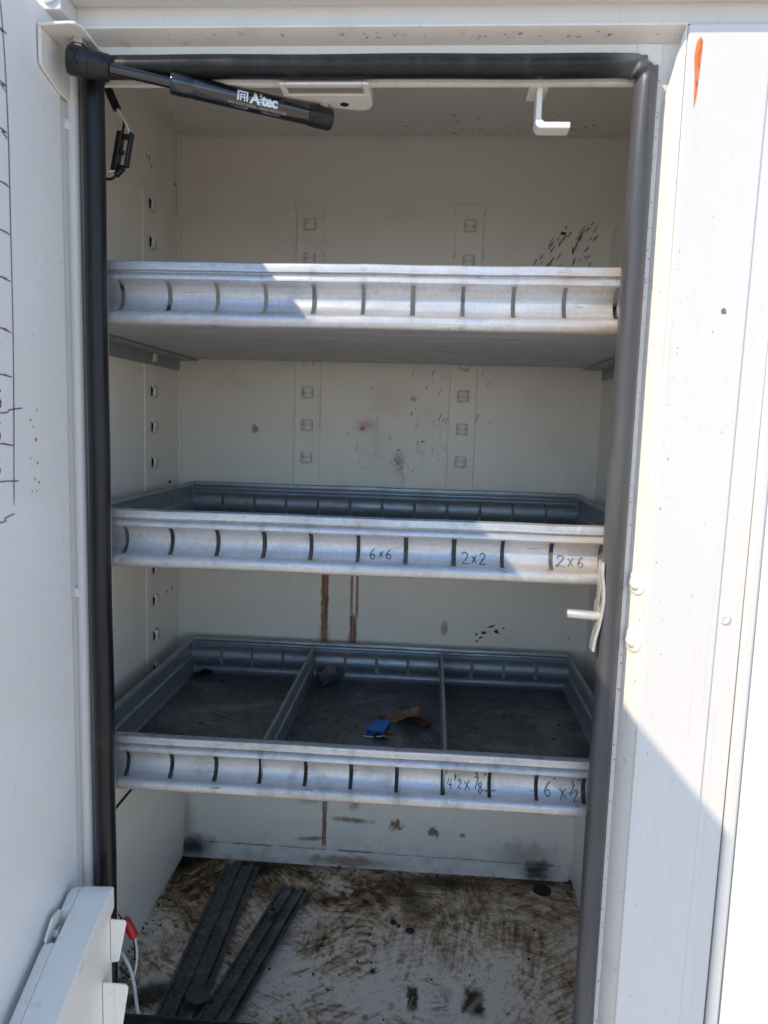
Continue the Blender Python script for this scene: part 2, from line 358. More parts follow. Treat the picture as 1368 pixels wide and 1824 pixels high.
def frame_of(d):
    d = d.normalized(); u = d.cross(Vector((0, 0, 1)))
    if u.length < 1e-3: u = d.cross(Vector((0, 1, 0)))
    u.normalize(); return u, u.cross(d).normalized()
def tube(bm, pts, r, seg=12, cap=True, shape=None):
    pts = [Vector(p) for p in pts]; n = len(pts); rs = r if isinstance(r, (list, tuple)) else [r] * n
    rings = []; u = None
    for i, p in enumerate(pts):
        d = (pts[min(i + 1, n - 1)] - pts[max(i - 1, 0)]).normalized()
        if u is None: u, v = frame_of(d)
        else:
            u = (u - d * u.dot(d)).normalized(); v = u.cross(d).normalized()
        rings.append([bm.verts.new(p + rs[i] * (shape[k] if shape else 1) * (math.cos(2 * math.pi * k / seg) * u + math.sin(2 * math.pi * k / seg) * v)) for k in range(seg)])
    for a, b in zip(rings, rings[1:]):
        for k in range(seg): bm.faces.new((a[k], a[(k + 1) % seg], b[(k + 1) % seg], b[k]))
    if cap: bm.faces.new(rings[0][::-1]); bm.faces.new(rings[-1])
    return bm
def smooth_path(pts, n=8):
    pts = [Vector(p) for p in pts]; out = []
    P = [2 * pts[0] - pts[1]] + pts + [2 * pts[-1] - pts[-2]]
    for i in range(1, len(P) - 2):
        for k in range(n):
            t = k / n; a, b, c, d = P[i - 1], P[i], P[i + 1], P[i + 2]
            out.append(.5 * ((2 * b) + (c - a) * t + (2 * a - 5 * b + 4 * c - d) * t * t + (-a + 3 * b - 3 * c + d) * t ** 3))
    return out + [pts[-1]]
def lathe(bm, prof, o, axis, seg=20):
    """prof = [(distance along axis, radius)]"""
    axis = Vector(axis).normalized(); o = Vector(o); u, v = frame_of(axis); rings = []
    for h, r in prof:
        rings.append([bm.verts.new(o + axis * h + max(r, 1e-5) * (math.cos(a) * u + math.sin(a) * v)) for a in [2 * math.pi * k / seg for k in range(seg)]])
    for a, b in zip(rings, rings[1:]):
        for k in range(seg): bm.faces.new((a[k], a[(k + 1) % seg], b[(k + 1) % seg], b[k]))
    bm.faces.new(rings[0][::-1]); bm.faces.new(rings[-1])
    return bm
def blot(bm, c, u, v, ru, rv, ang=0, n=12, jag=.35):
    """irregular flat spot, c centre, u v plane axes"""
    c = Vector(c); u = Vector(u); v = Vector(v); ca, sa = math.cos(ang), math.sin(ang); vs = []
    for k in range(n):
        a = 2 * math.pi * k / n; q = 1 + random.uniform(-jag, jag)
        p, r = ru * math.cos(a) * q, rv * math.sin(a) * q
        vs.append(bm.verts.new(c + u * (p * ca - r * sa) + v * (p * sa + r * ca)))
    bm.faces.new(vs)
def ribbon(bm, pts, nor, wd):
    """flat pen stroke through 3-D points on a surface with normal nor"""
    pts = [Vector(p) for p in pts]; nor = Vector(nor).normalized(); A = []; n = len(pts)
    for i, p in enumerate(pts):
        d = pts[min(i + 1, n - 1)] - pts[max(i - 1, 0)]
        s = d.cross(nor)
        s = s.normalized() if s.length > 1e-9 else Vector((1, 0, 0))
        ww = wd * (.55 if i in (0, n - 1) else random.uniform(.85, 1.1))
        A.append((bm.verts.new(p - s * ww / 2), bm.verts.new(p + s * ww / 2)))
    for a, b in zip(A, A[1:]): bm.faces.new((a[0], a[1], b[1], b[0]))
EX = Vector((1, 0, 0)); EY = Vector((0, 1, 0)); EZ = Vector((0, 0, 1))

# ------------------------------------------------------------------ setting
GZ = -1.28
bm = NB(); v = [bm.verts.new(p) for p in ((-400, -400, GZ), (400, -400, GZ), (400, 400, GZ), (-400, 400, GZ))]; bm.faces.new(v)
g = obj('ground', bm, M_ground, kind='structure'); g['label'] = 'pale concrete yard the truck stands on'

# ------------------------------------------------------------------ truck body
YO = -0.023                                                 # outer skin
XL, XR, YB, ZC, ZF = -.399, .268, .431, .4155, -.7666
truck = thing('utility_truck_body', 'white utility truck body with a tall open shelved compartment and black door seal', 'truck body', (0, .2, GZ))
T = truck

# back wall, with the two pressed shelf standards and their hooked clips
bm = NB(); box(bm, (XL - .02, YB, ZF - .02), (.36, YB + .004, ZC + .02))
back = obj('back_wall', bm, M_back, T)
# lapped edge of the right hand sheet and kick strip along the floor
obj('seam_strip', B((.2405, YB - .0016, ZF + .02), (.30, YB + .001, .086)), M_back, T, bevel=.0006)
obj('kick_strip', prism(NB(), [(YB - .0075, ZF), (YB + .001, ZF), (YB + .001, ZF + .030), (YB - .003, ZF + .0275)], lambda y, z: (XL, y, z), lambda y, z: (.262, y, z - .004)), M_back, T, bevel=.0008)
bm = NB(); x_ = XL + .012
while x_ < .232:
    L_ = random.uniform(.03, .14); n_ = max(3, int(L_ / .008))
    ribbon(bm, [(min(x_ + L_ * k / n_, .236), YB - .0045, ZF + .0292 - .004 * (x_ + L_ * k / n_ - XL) / .66 + random.uniform(-.0006, .0006)) for k in range(n_ + 1)], (0, -1, .3), random.uniform(.0007, .0019))
    x_ += L_ + random.uniform(.001, .02)
obj('seam_gap', bm, M_soot, T, kind='stuff')
clip_me = None
def clip_bm():
    # louvred tab: a bridge of sheet standing proud of the wall with rolled ends; local, wall at y=0, towards -y
    bm = NB(); h = .0086; wd = .0084; d = .0036; t = .0011
    prof = [(.0004, h), (-d * .7, h * .94), (-d, h * .70), (-d * .95, h * .18), (-d * .35, h * .02), (-d * .95, -h * .16), (-d, -h * .70), (-d * .6, -h * .98), (.0004, -h)]
    strip(bm, prof, lambda y, z: (-wd, y, z), lambda y, z: (wd, y, z))
    return bm
def place_clip(name, me, loc, parent, rotz=0.0, mat=None):
    o = bpy.data.objects.new(name, me); C.objects.link(o); o.parent = parent
    o.matrix_local = WP[parent].inverted() @ Matrix.Translation(loc) @ Matrix.Rotation(rotz, 4, 'Z')
    md = o.modifiers.new('thickness', 'SOLIDIFY'); md.thickness = .0012; md.offset = 0
    for p in me.polygons: p.use_smooth = True
    return o
bm = clip_bm(); clip_me = bpy.data.meshes.new('shelf_clip'); bm.to_mesh(clip_me); bm.free(); clip_me.materials.append(M_wall)
slot_me = bpy.data.meshes.new('clip_slot_shade'); bm = prism(NB(), [(sx * (.0064 + .0026 * math.cos(math.radians(a))), sz * (.0066 + .0026 * math.sin(math.radians(a)))) for sx, sz, q in ((1, 1, (0, 30, 60, 90)), (-1, 1, (90, 60, 30, 0)), (-1, -1, (0, 30, 60, 90)), (1, -1, (90, 60, 30, 0))) for a in q], lambda x, z: (x, -.0005, z), lambda x, z: (x, .0005, z)); bm.to_mesh(slot_me); bm.free(); slot_me.materials.append(M_hole)
clip_outline_me = slot_me.copy(); clip_outline_me.materials.clear(); clip_outline_me.materials.append(plain('clip_shadow_outline', (.36, .33, .29, 1), .6))  # grey plate paints the shadow outline round each back-wall clip
bm = NB(); hh, dd = .0085, .0048
strip(bm, [(0, hh), (-dd * .55, hh * .92), (-dd, hh * .55), (-dd, -.001), (-dd * .8, -hh * .35), (-dd, -hh * .62), (-dd * .5, -hh), (0, -hh)], lambda y, z: (-.0082, y, z), lambda y, z: (.0082, y, z))
clip2_me = bpy.data.meshes.new('shelf_clip'); bm.to_mesh(clip2_me); bm.free(); clip2_me.materials.append(M_wall)
def standard(x0, x1, zt, zbot, cx):
    bm = NB(); t = .0042
    pts = [(x0 + .003, zbot), (x1 - .003, zbot), (x1 - .003, zt - .014), (x1, zt - .012), (x1, zt - .002), (x1 - .002, zt), (x0 + .002, zt), (x0, zt - .002), (x0, zt - .012), (x0 + .003, zt - .014)]
    prism(bm, pts, lambda x, z: (x, YB - t, z), lambda x, z: (x, YB + .001, z))
    st = obj('shelf_standard', bm, M_back, T, bevel=.0011)
    z = .2830
    while z > zbot + .02:
        place_clip('shelf_clip', clip_me, (cx, YB - t, z), st)
        sm = bpy.data.objects.new('clip_slot_shade', clip_outline_me); C.objects.link(sm); sm.parent = st  # painted shadow outline behind the clip
        sm.matrix_local = WP[st].inverted() @ Matrix.Translation((cx, YB - t, z))
        z -= .0511
    # weld nuggets that hold the standard's edges
    bm = NB()
    for zz in (-.008, .24):
        for xx in (x0 + .003, x1 - .003):
            blot_c = Vector((xx, YB - t * .6, zz))
            lathe(bm, [(-.001, .0032), (.0012, .0030), (.0022, .0016)], blot_c, (0, -1, 0), 10)
    obj('weld_nugget', bm, M_seam, T, smooth=True, kind='stuff')
    return st
standard(-.2125, -.1655, .3155, -.140, -.189)
standard(.0312, .0790, .3150, -.140, .0557)

# side walls, left with its own clips, right with a stepped liner
bm = NB()
prof = [(ZC + .02, XL), (-.5455, XL), (-.5475, XL + .001), (-.600, XL + .010), (ZF - .02, XL + .006)]
prism(bm, prof + [(ZF - .02, XL - .03), (ZC + .02, XL - .03)], lambda z, x: (x, .003, z), lambda z, x: (x, YB + .003, z))
sl = obj('side_wall', bm, M_wall, T)
obj('lap_seam', prism(NB(), [(-.4, .0), (-.4, 0)][:0] or [(XL - .001, .2905), (XL + .0016, .2912), (XL + .0016, YB + .001), (XL - .001, YB + .001)], lambda x, y: (x, y, -.540), lambda x, y: (x, y, .292)), M_wall, T, bevel=.0006)
obj('ledge_gap', B((XL - .002, .05, -.5475), (XL + .0008, .42, -.5425)), M_hole, T)
for z in (.2789, .2272, .176, .0701, .0187, -.0322, -.0844, -.135, -.190, -.2421, -.2905, -.3445, -.3960, -.447):
    cl = place_clip('shelf_clip', clip2_me, (XL + .0016, .3185, z), sl, math.radians(90))
    sm = bpy.data.objects.new('clip_slot_shade', slot_me); C.objects.link(sm); sm.parent = sl
    sm.matrix_local = WP[sl].inverted() @ Matrix.Translation((XL + .0018, .3165, z)) @ Matrix.Rotation(math.radians(90), 4, 'Z') @ Matrix.Diagonal((.42, 1, .72, 1))
bm = NB(); prism(bm, [(ZF - .02, XR), (.272, XR), (.284, XR + .004), (.292, XR + .012), (.292, XR + .04), (ZF - .02, XR + .04)], lambda z, x: (x, .003, z), lambda z, x: (x, YB + .002, z))
obj('side_wall', bm, M_wall, T, bevel=.002)
obj('side_wall', B((.318, .003, .25), (.325, YB + .003, ZC + .02)), M_wall, T)
# caulked corner
bm = NB(); pts = [(XL + .002 + random.uniform(-.0006, .0006), YB - .002, ZC - .002 - k * .012) for k in range(98)]
tube(bm, pts, [.0032 + random.uniform(-.0007, .0014) for _ in pts], 8)
obj('sealant_bead', bm, M_seam, T, smooth=True)
# ceiling with its lapped sheet
cl_o = obj('ceiling', B((-.42, .0, ZC), (.34, YB + .01, ZC + .004)), M_ceil, T)
obj('ceiling_panel', B((-.3765, .02, ZC - .0022), (.332, YB - .0025, ZC + .001)), M_ceil, T, bevel=.0007)
bm = NB()
for x, y, a in ((-.068, YB - .003, 0), (-.325, YB - .004, 0), (-.3765, .36, 1.57), (.175, YB - .003, 0)):
    for k in range(5):
        lathe(bm, [(-.003, .004), (.001, .0035), (.0024, .0015)], (x + (k * .004 - .008) * math.cos(a), y + (k * .004 - .008) * math.sin(a), ZC - .002), (0, 0, -1), 10)
obj('weld_nugget', bm, M_seam, T, smooth=True, kind='stuff')
bm = NB()
for k in range(34):
    x = random.choice((random.uniform(-.06, .12), random.uniform(.15, .26))); y = YB - .012 - abs(random.gauss(0, .03))
    blot(bm, (x, y, ZC - .0025), EX, EY, random.uniform(.0008, .0026), random.uniform(.0008, .002), random.uniform(0, 3))
obj('grease_speck', bm, M_soot, T, kind='stuff')
# floor with drain hole
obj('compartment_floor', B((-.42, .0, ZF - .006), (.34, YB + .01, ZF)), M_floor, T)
bm = NB(); lathe(bm, [(-.002, .0155), (.0012, .0150), (.0016, .0135), (.0010, .0125), (.0009, .0005)], (.2150, .397, ZF), (0, 0, 1), 28)
obj('drain_plug', bm, M_soot, T, smooth=True)

# door frame: recessed flange, splayed returns, inner lips
def ring(bm, o0, i0, yo, yi):
    pass
xo0, xo1, zt_o, zb_o = -.350, .2100, .3328, -.735              # outer edge of the flange (at y=0)
xi0, xi1, zt_i, zb_i = -.3265, .1940, .2985, -.7225              # inner edge
bm = NB()
for a, b in (((xo0, 0, zb_o), (xi0, .0025, zt_o)), ((xi1, 0, zb_o), (xo1, .0025, zt_o)), ((xi0, 0, zt_i), (xi1, .0025, zt_o)), ((xi0, 0, zb_o), (xi1, .0025, zb_i))): box(bm, a, b)
# inner lips folded back into the compartment
box(bm, (xi0 - .0015, .0026, zb_i), (xi0, .020, zt_i)); box(bm, (xi1, .0026, zb_i), (xi1 + .0015, .020, zt_i)); box(bm, (xi0, .0026, zt_i), (xi1, .0045, zt_i + .0015)); box(bm, (xi0, .0026, zb_i - .0015), (xi1, .030, zb_i))
# closures behind the flange up to the walls
box(bm, (-.43, .0027, -.80), (xi0 - .0016, .0045, .44)); box(bm, (xi1 + .0016, .0027, -.80), (.345, .0045, .44))
box(bm, (xi0, .0046, zt_i), (xi1, .0062, .44)); box(bm, (xi0, .0305, -.80), (xi1, .0325, zb_i))
frame = obj('door_frame', bm, M_frame, T)
bm = NB()
rq = [(0, -1.0), (1, -1.0), (1, .3386), (0, .2720)]                                                                                                       # right return, trimmed at the top
prism(bm, rq, lambda t, z: (xo1 + .0118 * t, .0005 + (YO + .0015) * t, z), lambda t, z: (xo1 + .0118 * t + .0014, .0005 + (YO + .0015) * t, z))
box(bm, (.2238, YO + .0035, .20), (.2262, .0020, .3386)); box(bm, (xo1, .0005, .20), (.2238, .0024, .3328))
prism(bm, [(zt_o, .0005), (.3388, YO + .002), (.3405, YO + .002), (zt_o + .002, .0005)], lambda z, y: (xo0, y, z), lambda z, y: (.2237, y, z))      # soffit
obj('frame_return', bm, M_frame, T)
# drain seam around the flange: narrow raised lip next to the seal, and the lap at the top right corner
obj('corner_patch', prism(NB(), [(.186, .315), (.2085, .300), (.2085, .3328), (.186, .3328)], lambda x, z: (x, -.0012, z), lambda x, z: (x, .001, z)), M_frame, T, bevel=.0006)

# header, drip rail and outer skin
obj('header_panel', prism(NB(), [(-.362, .3398), (.63, .3398), (.63, .3750), (-.362, .3750)], lambda x, z: (x, YO + .003, z), lambda x, z: (x, YO + .006, z)), M_outer, T)
obj('drip_rail', prism(NB(), [(.3572, YO + .004), (.3568, -.044), (.3600, -.048), (.395, -.048), (.52, .10), (.52, .5), (.3572 + .1, .5), (.3572 + .1, YO + .004)],
                       lambda z, y: (-1.0, y, z), lambda z, y: (1.2, y, z)), M_outer, T, bevel=.002)
pts = [(.2160, -.98), (.2905, -.98), (.2985, .3388), (.2235, .3388), (.2205, .3330), (.2085, .272), (.2100, .215)]
pts = [(.2205, -.98), (.2835, -.98), (.2965, .3385), (.2235, .3385)]
prism_bm = prism(NB(), pts, lambda x, z: (x, YO - .0016, z), lambda x, z: (x, YO + .003, z))
skin = obj('outer_panel', prism_bm, M_outer, T, bevel=.0028, seg=3)
obj('edge_panel', prism(NB(), [(.2800, -.98), (.3088, -.98), (.3175, .3385), (.2900, .3385)], lambda x, z: (x, YO, z), lambda x, z: (x, YO + .0045, z)), M_outer, T, bevel=.0014)
obj('jamb_backing', B((.2265, YO + .014, -1.0), (.36, YO + .016, .3385)), M_outer, T)
obj('jamb_bead', prism(NB(), [(.3122, YO + .004), (.3122, YO - .002), (.3140, YO - .0045), (.3215, YO - .0045), (.3235, YO - .002), (.3235, YO + .012), (.3122, YO + .012)],
                      lambda x, y: (x - .0008, y, -1.0), lambda x, y: (x + .0045, y, .3385)), M_outer, T, bevel=.0015)
obj('outer_panel', B((-1.0, YO, -1.0), (-.352, YO + .003, .3398)), M_outer, T)
obj('sill_panel', B((-.352, YO, -1.0), (.2155, YO + .003, -.735)), M_outer, T)
# the next compartment's door, standing open at right
d2 = obj('door', B((.3262, YO - .0030, -1.0), (1.35, YO + .020, .3375)), M_door, T, label='closed white door of the next compartment', bevel=.004, seg=3)
# orange crayon mark, blind rivet, tiny rust specks
bm = NB()
om = [(.2345, .3270), (.2362, .3235), (.2366, .3160), (.2361, .3060), (.2352, .2950), (.2345, .2800), (.2336, .2705), (.2328, .2665), (.2324, .2710), (.2322, .2800), (.2318, .2900), (.2307, .3010), (.2301, .3090), (.2306, .3180), (.2322, .3235)]
om = [(x - .0005 + random.uniform(-.0003, .0003), z) for x, z in om]
bm.faces.new([bm.verts.new((x, YO - .0020, z)) for x, z in om])
obj('crayon_mark', bm, M_orange, T)
bm = NB(); lathe(bm, [(-.001, .0052), (.0010, .0052), (.0018, .0044), (.0018, .0024), (.0012, .0020), (.0012, .0004)], (.2975, YO, -.196), (0, -1, 0), 24)
obj('rivet', bm, M_outer, T, smooth=True)
bm = NB()
for k in range(30):
    z = random.uniform(-.9, .25); x = random.choice((.2290, .2335 + random.uniform(-.001, .001), random.uniform(.235, .28)))
    blot(bm, (x, YO - .0019, z), EX, EZ, random.uniform(.0002, .0005), random.uniform(.0004, .0013), 0, 8)
blot(bm, (.2725, YO - .0019, .092), EX, EZ, .0021, .0026, .5, 14, .35)
obj('paint_chip', bm, plain('tan_paint_chip', (.22, .16, .11, 1), .6), T, kind='stuff')
bm = NB()
for k in range(70): blot(bm, (random.uniform(.2055, .2095), -.0004, random.uniform(-.72, .28)), EX, EZ, random.uniform(.0003, .0008), random.uniform(.0003, .0008), 0, 7)
obj('grease_speck', bm, M_soot, T, kind='stuff')
bm = NB()
for k in range(46):
    x = random.uniform(-.29, .2); blot(bm, (x, random.uniform(-.018, -.004), .3352), EX, EY, random.uniform(.0006, .0022), random.uniform(.0004, .0010), random.uniform(-.4, .4), 8)
obj('paint_chip', bm, plain('grey_scuff', (.24, .21, .17, 1), .6), T, kind='stuff')
# carriage bolts in the right return
rdir = Vector((-.0215, -.0118, 0)).normalized()
for z in (-.1668, -.2245):
    bm = NB(); c = Vector((.2158, -.0110, z))
    lathe(bm, [(-.001, .0118), (.0008, .0118), (.0016, .0108), (.0017, .0068), (.0042, .0058), (.0058, .0034), (.0062, .0010)], c, rdir, 24)
    bo = obj('carriage_bolt', bm, M_bracket, T, smooth=True)

# left jamb: hinge bead and leaf, with rivet heads
bm = NB(); tube(bm, [(-.3455, -.0085, -.99), (-.3455, -.0085, .337)], .0062, 16); obj('hinge_bead', bm, M_outer, T, smooth=True)
bm = NB(); box(bm, (-.352, YO, -.99), (-.3495, .001, .339)); obj('jamb_leaf', bm, M_outer, T)
for z in (.257, -.2):
    bm = NB(); lathe(bm, [(-.001, .0052), (.0012, .005), (.0022, .0035), (.0025, .001)], (-.3480, -.0148, z), (.45, -1, 0), 18); obj('rivet', bm, M_outer, T, smooth=True)
# hinge block on the header
hb = obj('hinge_block', B((-.356, -.050, .3400), (-.3335, YO + .003, .3570)), M_outer, T, bevel=.0015)
bm = NB(); lathe(bm, [(0, .0075), (.0025, .0075), (.0032, .0062), (.0032, .001)], (-.3445, -.050, .3520), (0, -1, 0), 20); obj('bolt', bm, M_outer, hb, smooth=True)

# rubber bulb seal
ys = -.0090; r0 = .0104
sl_x, sr_x, st_z, sb_z = -.3245, .1917, .3098, -.6905
def arc(cx, cz, r, a0, a1, n=7): return [(cx + r * math.cos(math.radians(a0 + (a1 - a0) * k / n)), ys, cz + r * math.sin(math.radians(a0 + (a1 - a0) * k / n))) for k in range(n + 1)]
R = .016
pts = [(sl_x, ys, sb_z + .05)] + [(sl_x + random.uniform(-.0005, .0005), ys, z) for z in [sb_z + .05 + k * .05 for k in range(1, 18)]]
pts += arc(sl_x + R, st_z - R, R, 180, 90)
pts += [(x, ys, st_z + random.uniform(-.0006, .0006)) for x in [sl_x + .06 + k * .05 for k in range(9)]]
cr = arc(sr_x - R, st_z - R, R, 90, 0)
pts += cr
pts += [(sr_x + random.uniform(-.0005, .0005), ys, z) for z in [st_z - .06 - k * .05 for k in range(18)]]
pts += arc(sr_x - R, sb_z + R, R, 0, -90)
pts += [(x, ys, sb_z) for x in [sr_x - .06 - k * .05 for k in range(9)]]
pts += arc(sl_x + R, sb_z + R, R, -90, -180)
pts.append(pts[0])
bm = NB()
rs = []
for i, p in enumerate(pts):
    q = r0 * random.uniform(.985, 1.02)
    rs.append(q)
shp = [1.0, 1.0, 1.0, 1.0, .96, .95, .96, 1.0, 1.03, 1.05, 1.06, 1.04, .95, 1.03, 1.05, 1.05, 1.03, .80, .98, 1.06]
tube(bm, pts, rs, 20, False, shp)
bmesh.ops.remove_doubles(bm, verts=bm.verts[:], dist=1e-5)
# pinch and fold at the top right corner; flatten the back on the flange
cc = Vector((sr_x - .006, ys, st_z - .006))
for vv in bm.verts:
    d = vv.co - cc
    if d.length < .030:
        k = math.exp(-(d.length / .014) ** 2)
        t = (vv.co.x - cc.x) - (vv.co.z - cc.z)
        vv.co.y -= .0050 * k * math.cos(t * 430); s_ = .0040 * k * math.sin(t * 520)
        vv.co.x += s_ * .7 + .0015 * k; vv.co.z += s_ * .7 + .0015 * k
    if vv.co.y > -.0010: vv.co.y = -.0010
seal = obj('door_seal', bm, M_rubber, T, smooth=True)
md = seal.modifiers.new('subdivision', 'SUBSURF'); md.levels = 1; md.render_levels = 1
# metal-gripped flange of the seal, dusty brown line outside the bulb
bm = NB()
box(bm, (-.3385, -.0045, sb_z), (-.3335, -.0003, st_z)); box(bm, (.2005, -.0045, sb_z), (.2052, -.0003, st_z + .004)); box(bm, (-.333, -.0045, st_z + .0085), (.195, -.0003, st_z + .0125))
obj('seal_grip', bm, rubber('dusty_seal_grip', (.10, .085, .065, 1), .7), T, bevel=.0012)

# striker: plate, bent tongue, pin
sp = obj('striker', prism(NB(), [(-.0115, -.147), (.0045, -.147), (.0045, -.185), (.0125, -.190), (.0125, -.232), (.0060, -.236), (.0010, -.212), (-.0020, -.205)], lambda y, z: (.1805, y - .004, z), lambda y, z: (.1832, y - .004, z)), M_striker, T, bevel=.0008)
bm = NB(); strip(bm, [(.1838, -.148), (.1842, -.160), (.1862, -.172), (.1868, -.185), (.1855, -.200), (.1835, -.212), (.1805, -.225), (.1795, -.236)], lambda x, z: (x - .003, -.0170 - .001, z), lambda x, z: (x - .003, -.0050, z))
obj('plate', bm, M_striker, sp, solid=.0026, smooth=True)
bm = NB(); tube(bm, [(.1510, -.0080, -.2010), (.1520, -.0080, -.2010), (.1835, -.0080, -.2025)], [.0040, .0046, .0046], 18); obj('pin', bm, M_striker, sp, smooth=True)

# coat-hook shaped bracket hanging from the header
bm = NB()
hp = [(.0975, .3130), (.0975, .2690)] + [(.1035 + .006 * math.cos(math.radians(a)), .2690 + .006 * math.sin(math.radians(a))) for a in (200, 225, 250, 270)] + [(.1305, .2630)]
hi = [(.1305, .2690), (.1060, .2690), (.1030, .2720), (.1030, .3130)]
prism(bm, hp + hi, lambda x, z: (x, .0080, z), lambda x, z: (x, .0270, z))
# rounded toe
hook = obj('hook', bm, M_bracket, T, bevel=.0012)
obj('hook_foot', B((.0905, .0066, .3000), (.1085, .040, .3035)), M_bracket, T, bevel=.0012)
# strut bracket under the header
bm = NB()
pz = .2960
prism(bm, [(-.1460, .0170), (-.0605, .0170), (-.0605, .0400), (-.0640, .0490), (-.0720, .0526), (-.1400, .0380), (-.1460, .0320)], lambda x, y: (x, y, pz), lambda x, y: (x, y, pz + .0028))
box(bm, (-.1460, -.0060, pz), (-.1400, .0169, pz + .0028)); box(bm, (-.0670, -.0060, pz), (-.0605, .0169, pz + .0028)); box(bm, (-.1399, -.0060, pz), (-.0671, .0010, pz + .0028))
box(bm, (-.1460, .0064, pz + .0029), (-.1436, .0320, pz + .016)); box(bm, (-.0629, .0064, pz + .0029), (-.0605, .0400, pz + .016))
sb = obj('strut_bracket', bm, M_bracket, T, bevel=.0010)
bm = NB(); lathe(bm, [(0, .0045), (.0004, .0042), (.0004, .001)], (-.0885, .0370, .2959), (0, 0, -1), 16); obj('bolt_hole', bm, M_hole, sb)
bm = NB(); lathe(bm, [(0, .0068), (.0045, .0068), (.0052, .006), (.0054, .0038), (.013, .0038)], (-.1085, .0405, .2960), (0, 0, -1), 6); obj('ball_stud', bm, M_zinc, sb)
bm = NB()
for k in range(7): blot(bm, (random.uniform(-.135, -.075), .0045, random.uniform(.3000, .3020)), EX, EZ, random.uniform(.001, .004), .0012, 0)
obj('rust_speck', bm, M_splat, T, kind='stuff')

# ------------------------------------------------------------------ stains on the walls
W = YB - .0024
bm = NB()
for k in range(46):                                          # flung brown drops, upper right
    t = random.random(); x = .150 + .095 * random.random(); z = .205 + .085 * random.random()
    if (z - .20) > (x - .14) * 1.15 + .02: continue
    L = random.uniform(.0015, .0085); blot(bm, (x, W, z), EX, EZ, L, random.uniform(.0004, .0010), math.radians(random.uniform(48, 66)), 10, .3)
for x, z, L, wd, a in ((.216, .257, .011, .0015, 78), (.2215, .268, .009, .0019, 60), (.212, .249, .008, .0024, 95), (.193, .262, .0075, .0013, 58), (.181, .251, .009, .0012, 60), (.165, .240, .008, .0013, 62), (.232, .280, .006, .0014, 60), (.238, .288, .004, .0012, 50), (.20, .283, .005, .0012, 62)):
    blot(bm, (x, W, z), EX, EZ, L * .68, wd * .66, math.radians(a), 11, .4)
for k in range(22):                                          # thin runs below the top shelf
    x = random.gauss(.035, .03); z = random.uniform(-.02, .065); L = random.uniform(.0015, .007); blot(bm, (x, W, z), EX, EZ, L, random.uniform(.0003, .0008), math.radians(random.uniform(58, 80)), 8, .3)
for k in range(18):
    blot(bm, (random.gauss(-.05, .06), W, random.gauss(-.035, .045)), EX, EZ, random.uniform(.0006, .0030), random.uniform(.0004, .0012), random.uniform(0, 3.1), 9, .45)
obj('brown_splatter', bm, M_splat, T, kind='stuff')
bm = NB()
for x, z, a, b, g in ((.1165, -.338, .008, .003, .2), (.105, -.349, .006, .004, .5), (.125, -.347, .005, .0045, -.6), (.10, -.357, .005, .002, .5), (.092, -.352, .003, .003, 0), (.093, -.363, .004, .0015, .1), (.135, -.34, .003, .002, 0), (.1955, .2745, .006, .0032, .1), (.018, -.36, .001, .001, 0), (.24, -.352, .003, .001, .2)):
    blot(bm, (x, W, z), EX, EZ, a * .72, b * .72, g, 14, .5)
for k in range(60):
    blot(bm, (random.uniform(-.38, .235), W, random.choice((random.uniform(-.40, .32), random.uniform(-.76, -.64)))), EX, EZ, random.uniform(.0004, .0016), random.uniform(.0003, .0008), random.uniform(0, 3), 8, .4)
obj('grease_speck', bm, M_soot, T, kind='stuff')
bm = NB(); XW = XL + .0020
for y, z, a, b in ((.385, -.118, .007, .002), (.4172, .3375, .004, .0012), (.4145, .3365, .0014, .003), (.225, .153, .0025, .0050), (.235, .152, .006, .0008), (.394, -.290, .0015, .005), (.37, -.29, .003, .002)):
    blot(bm, (XW, y, z), EY, EZ, a, b, random.uniform(-.2, .2), 11, .4)
for k in range(70):
    blot(bm, (XW if True else 0, random.uniform(.292, .42), random.uniform(-.5, .33)), EY, EZ, random.uniform(.0004, .0014), random.uniform(.0003, .001), random.uniform(0, 3), 8, .4)
for k in range(40):
    blot(bm, (XL + .0093, random.uniform(.12, .42), random.uniform(-.745, -.62)), EY, EZ, random.uniform(.0006, .0025), random.uniform(.0004, .001), random.uniform(0, 3), 8, .4)
obj('grease_speck', bm, M_soot, T, kind='stuff')
bm = NB()
for y, z in ((.309, .3405), (.319, .3410), (.327, .3325)): blot(bm, (XL + .0004, y, z), EY, EZ, .0022, .0034, 0, 10, .3)
obj('screw_hole', bm, plain('sunlit_pin_hole', (.30, .17, .07, 1), .5), T, kind='stuff')

# ------------------------------------------------------------------ cabinet door, swung open at left
DW = .588
door = bpy.data.objects.new('door', bpy.data.meshes.new('door'))
bm = NB(); box(bm, (0, -.028, -.73), (DW, 0, .3430))         # local: x outward along the door, y = inner face normal, z up
bm.to_mesh(door.data); bm.free(); door.data.materials.append(M_door); C.objects.link(door); door.parent = T
ang = math.radians(-92.0)
Md = Matrix.Translation((-.3475, -.0245, 0)) @ Matrix.Rotation(ang, 4, 'Z')
door.matrix_local = WP[T].inverted() @ Md
door['label'] = 'open compartment door marked with a hand drawn table'
md = door.modifiers.new('bevel', 'BEVEL'); md.width = .004; md.segments = 3
WP[door] = Md
def dobj(name, bm, mat, **k): return obj(name, bm, mat, door, local=True, **k)
def doorpt(y, z, off=.0004): return Vector((-(y + .0245), off, z))
bm = NB()
vl = [(-.1224, .335), (-.1150, .300), (-.1112, .2286), (-.1118, .13), (-.1130, .0459), (-.1155, -.02), (-.1180, -.07), (-.1192, -.0985)]
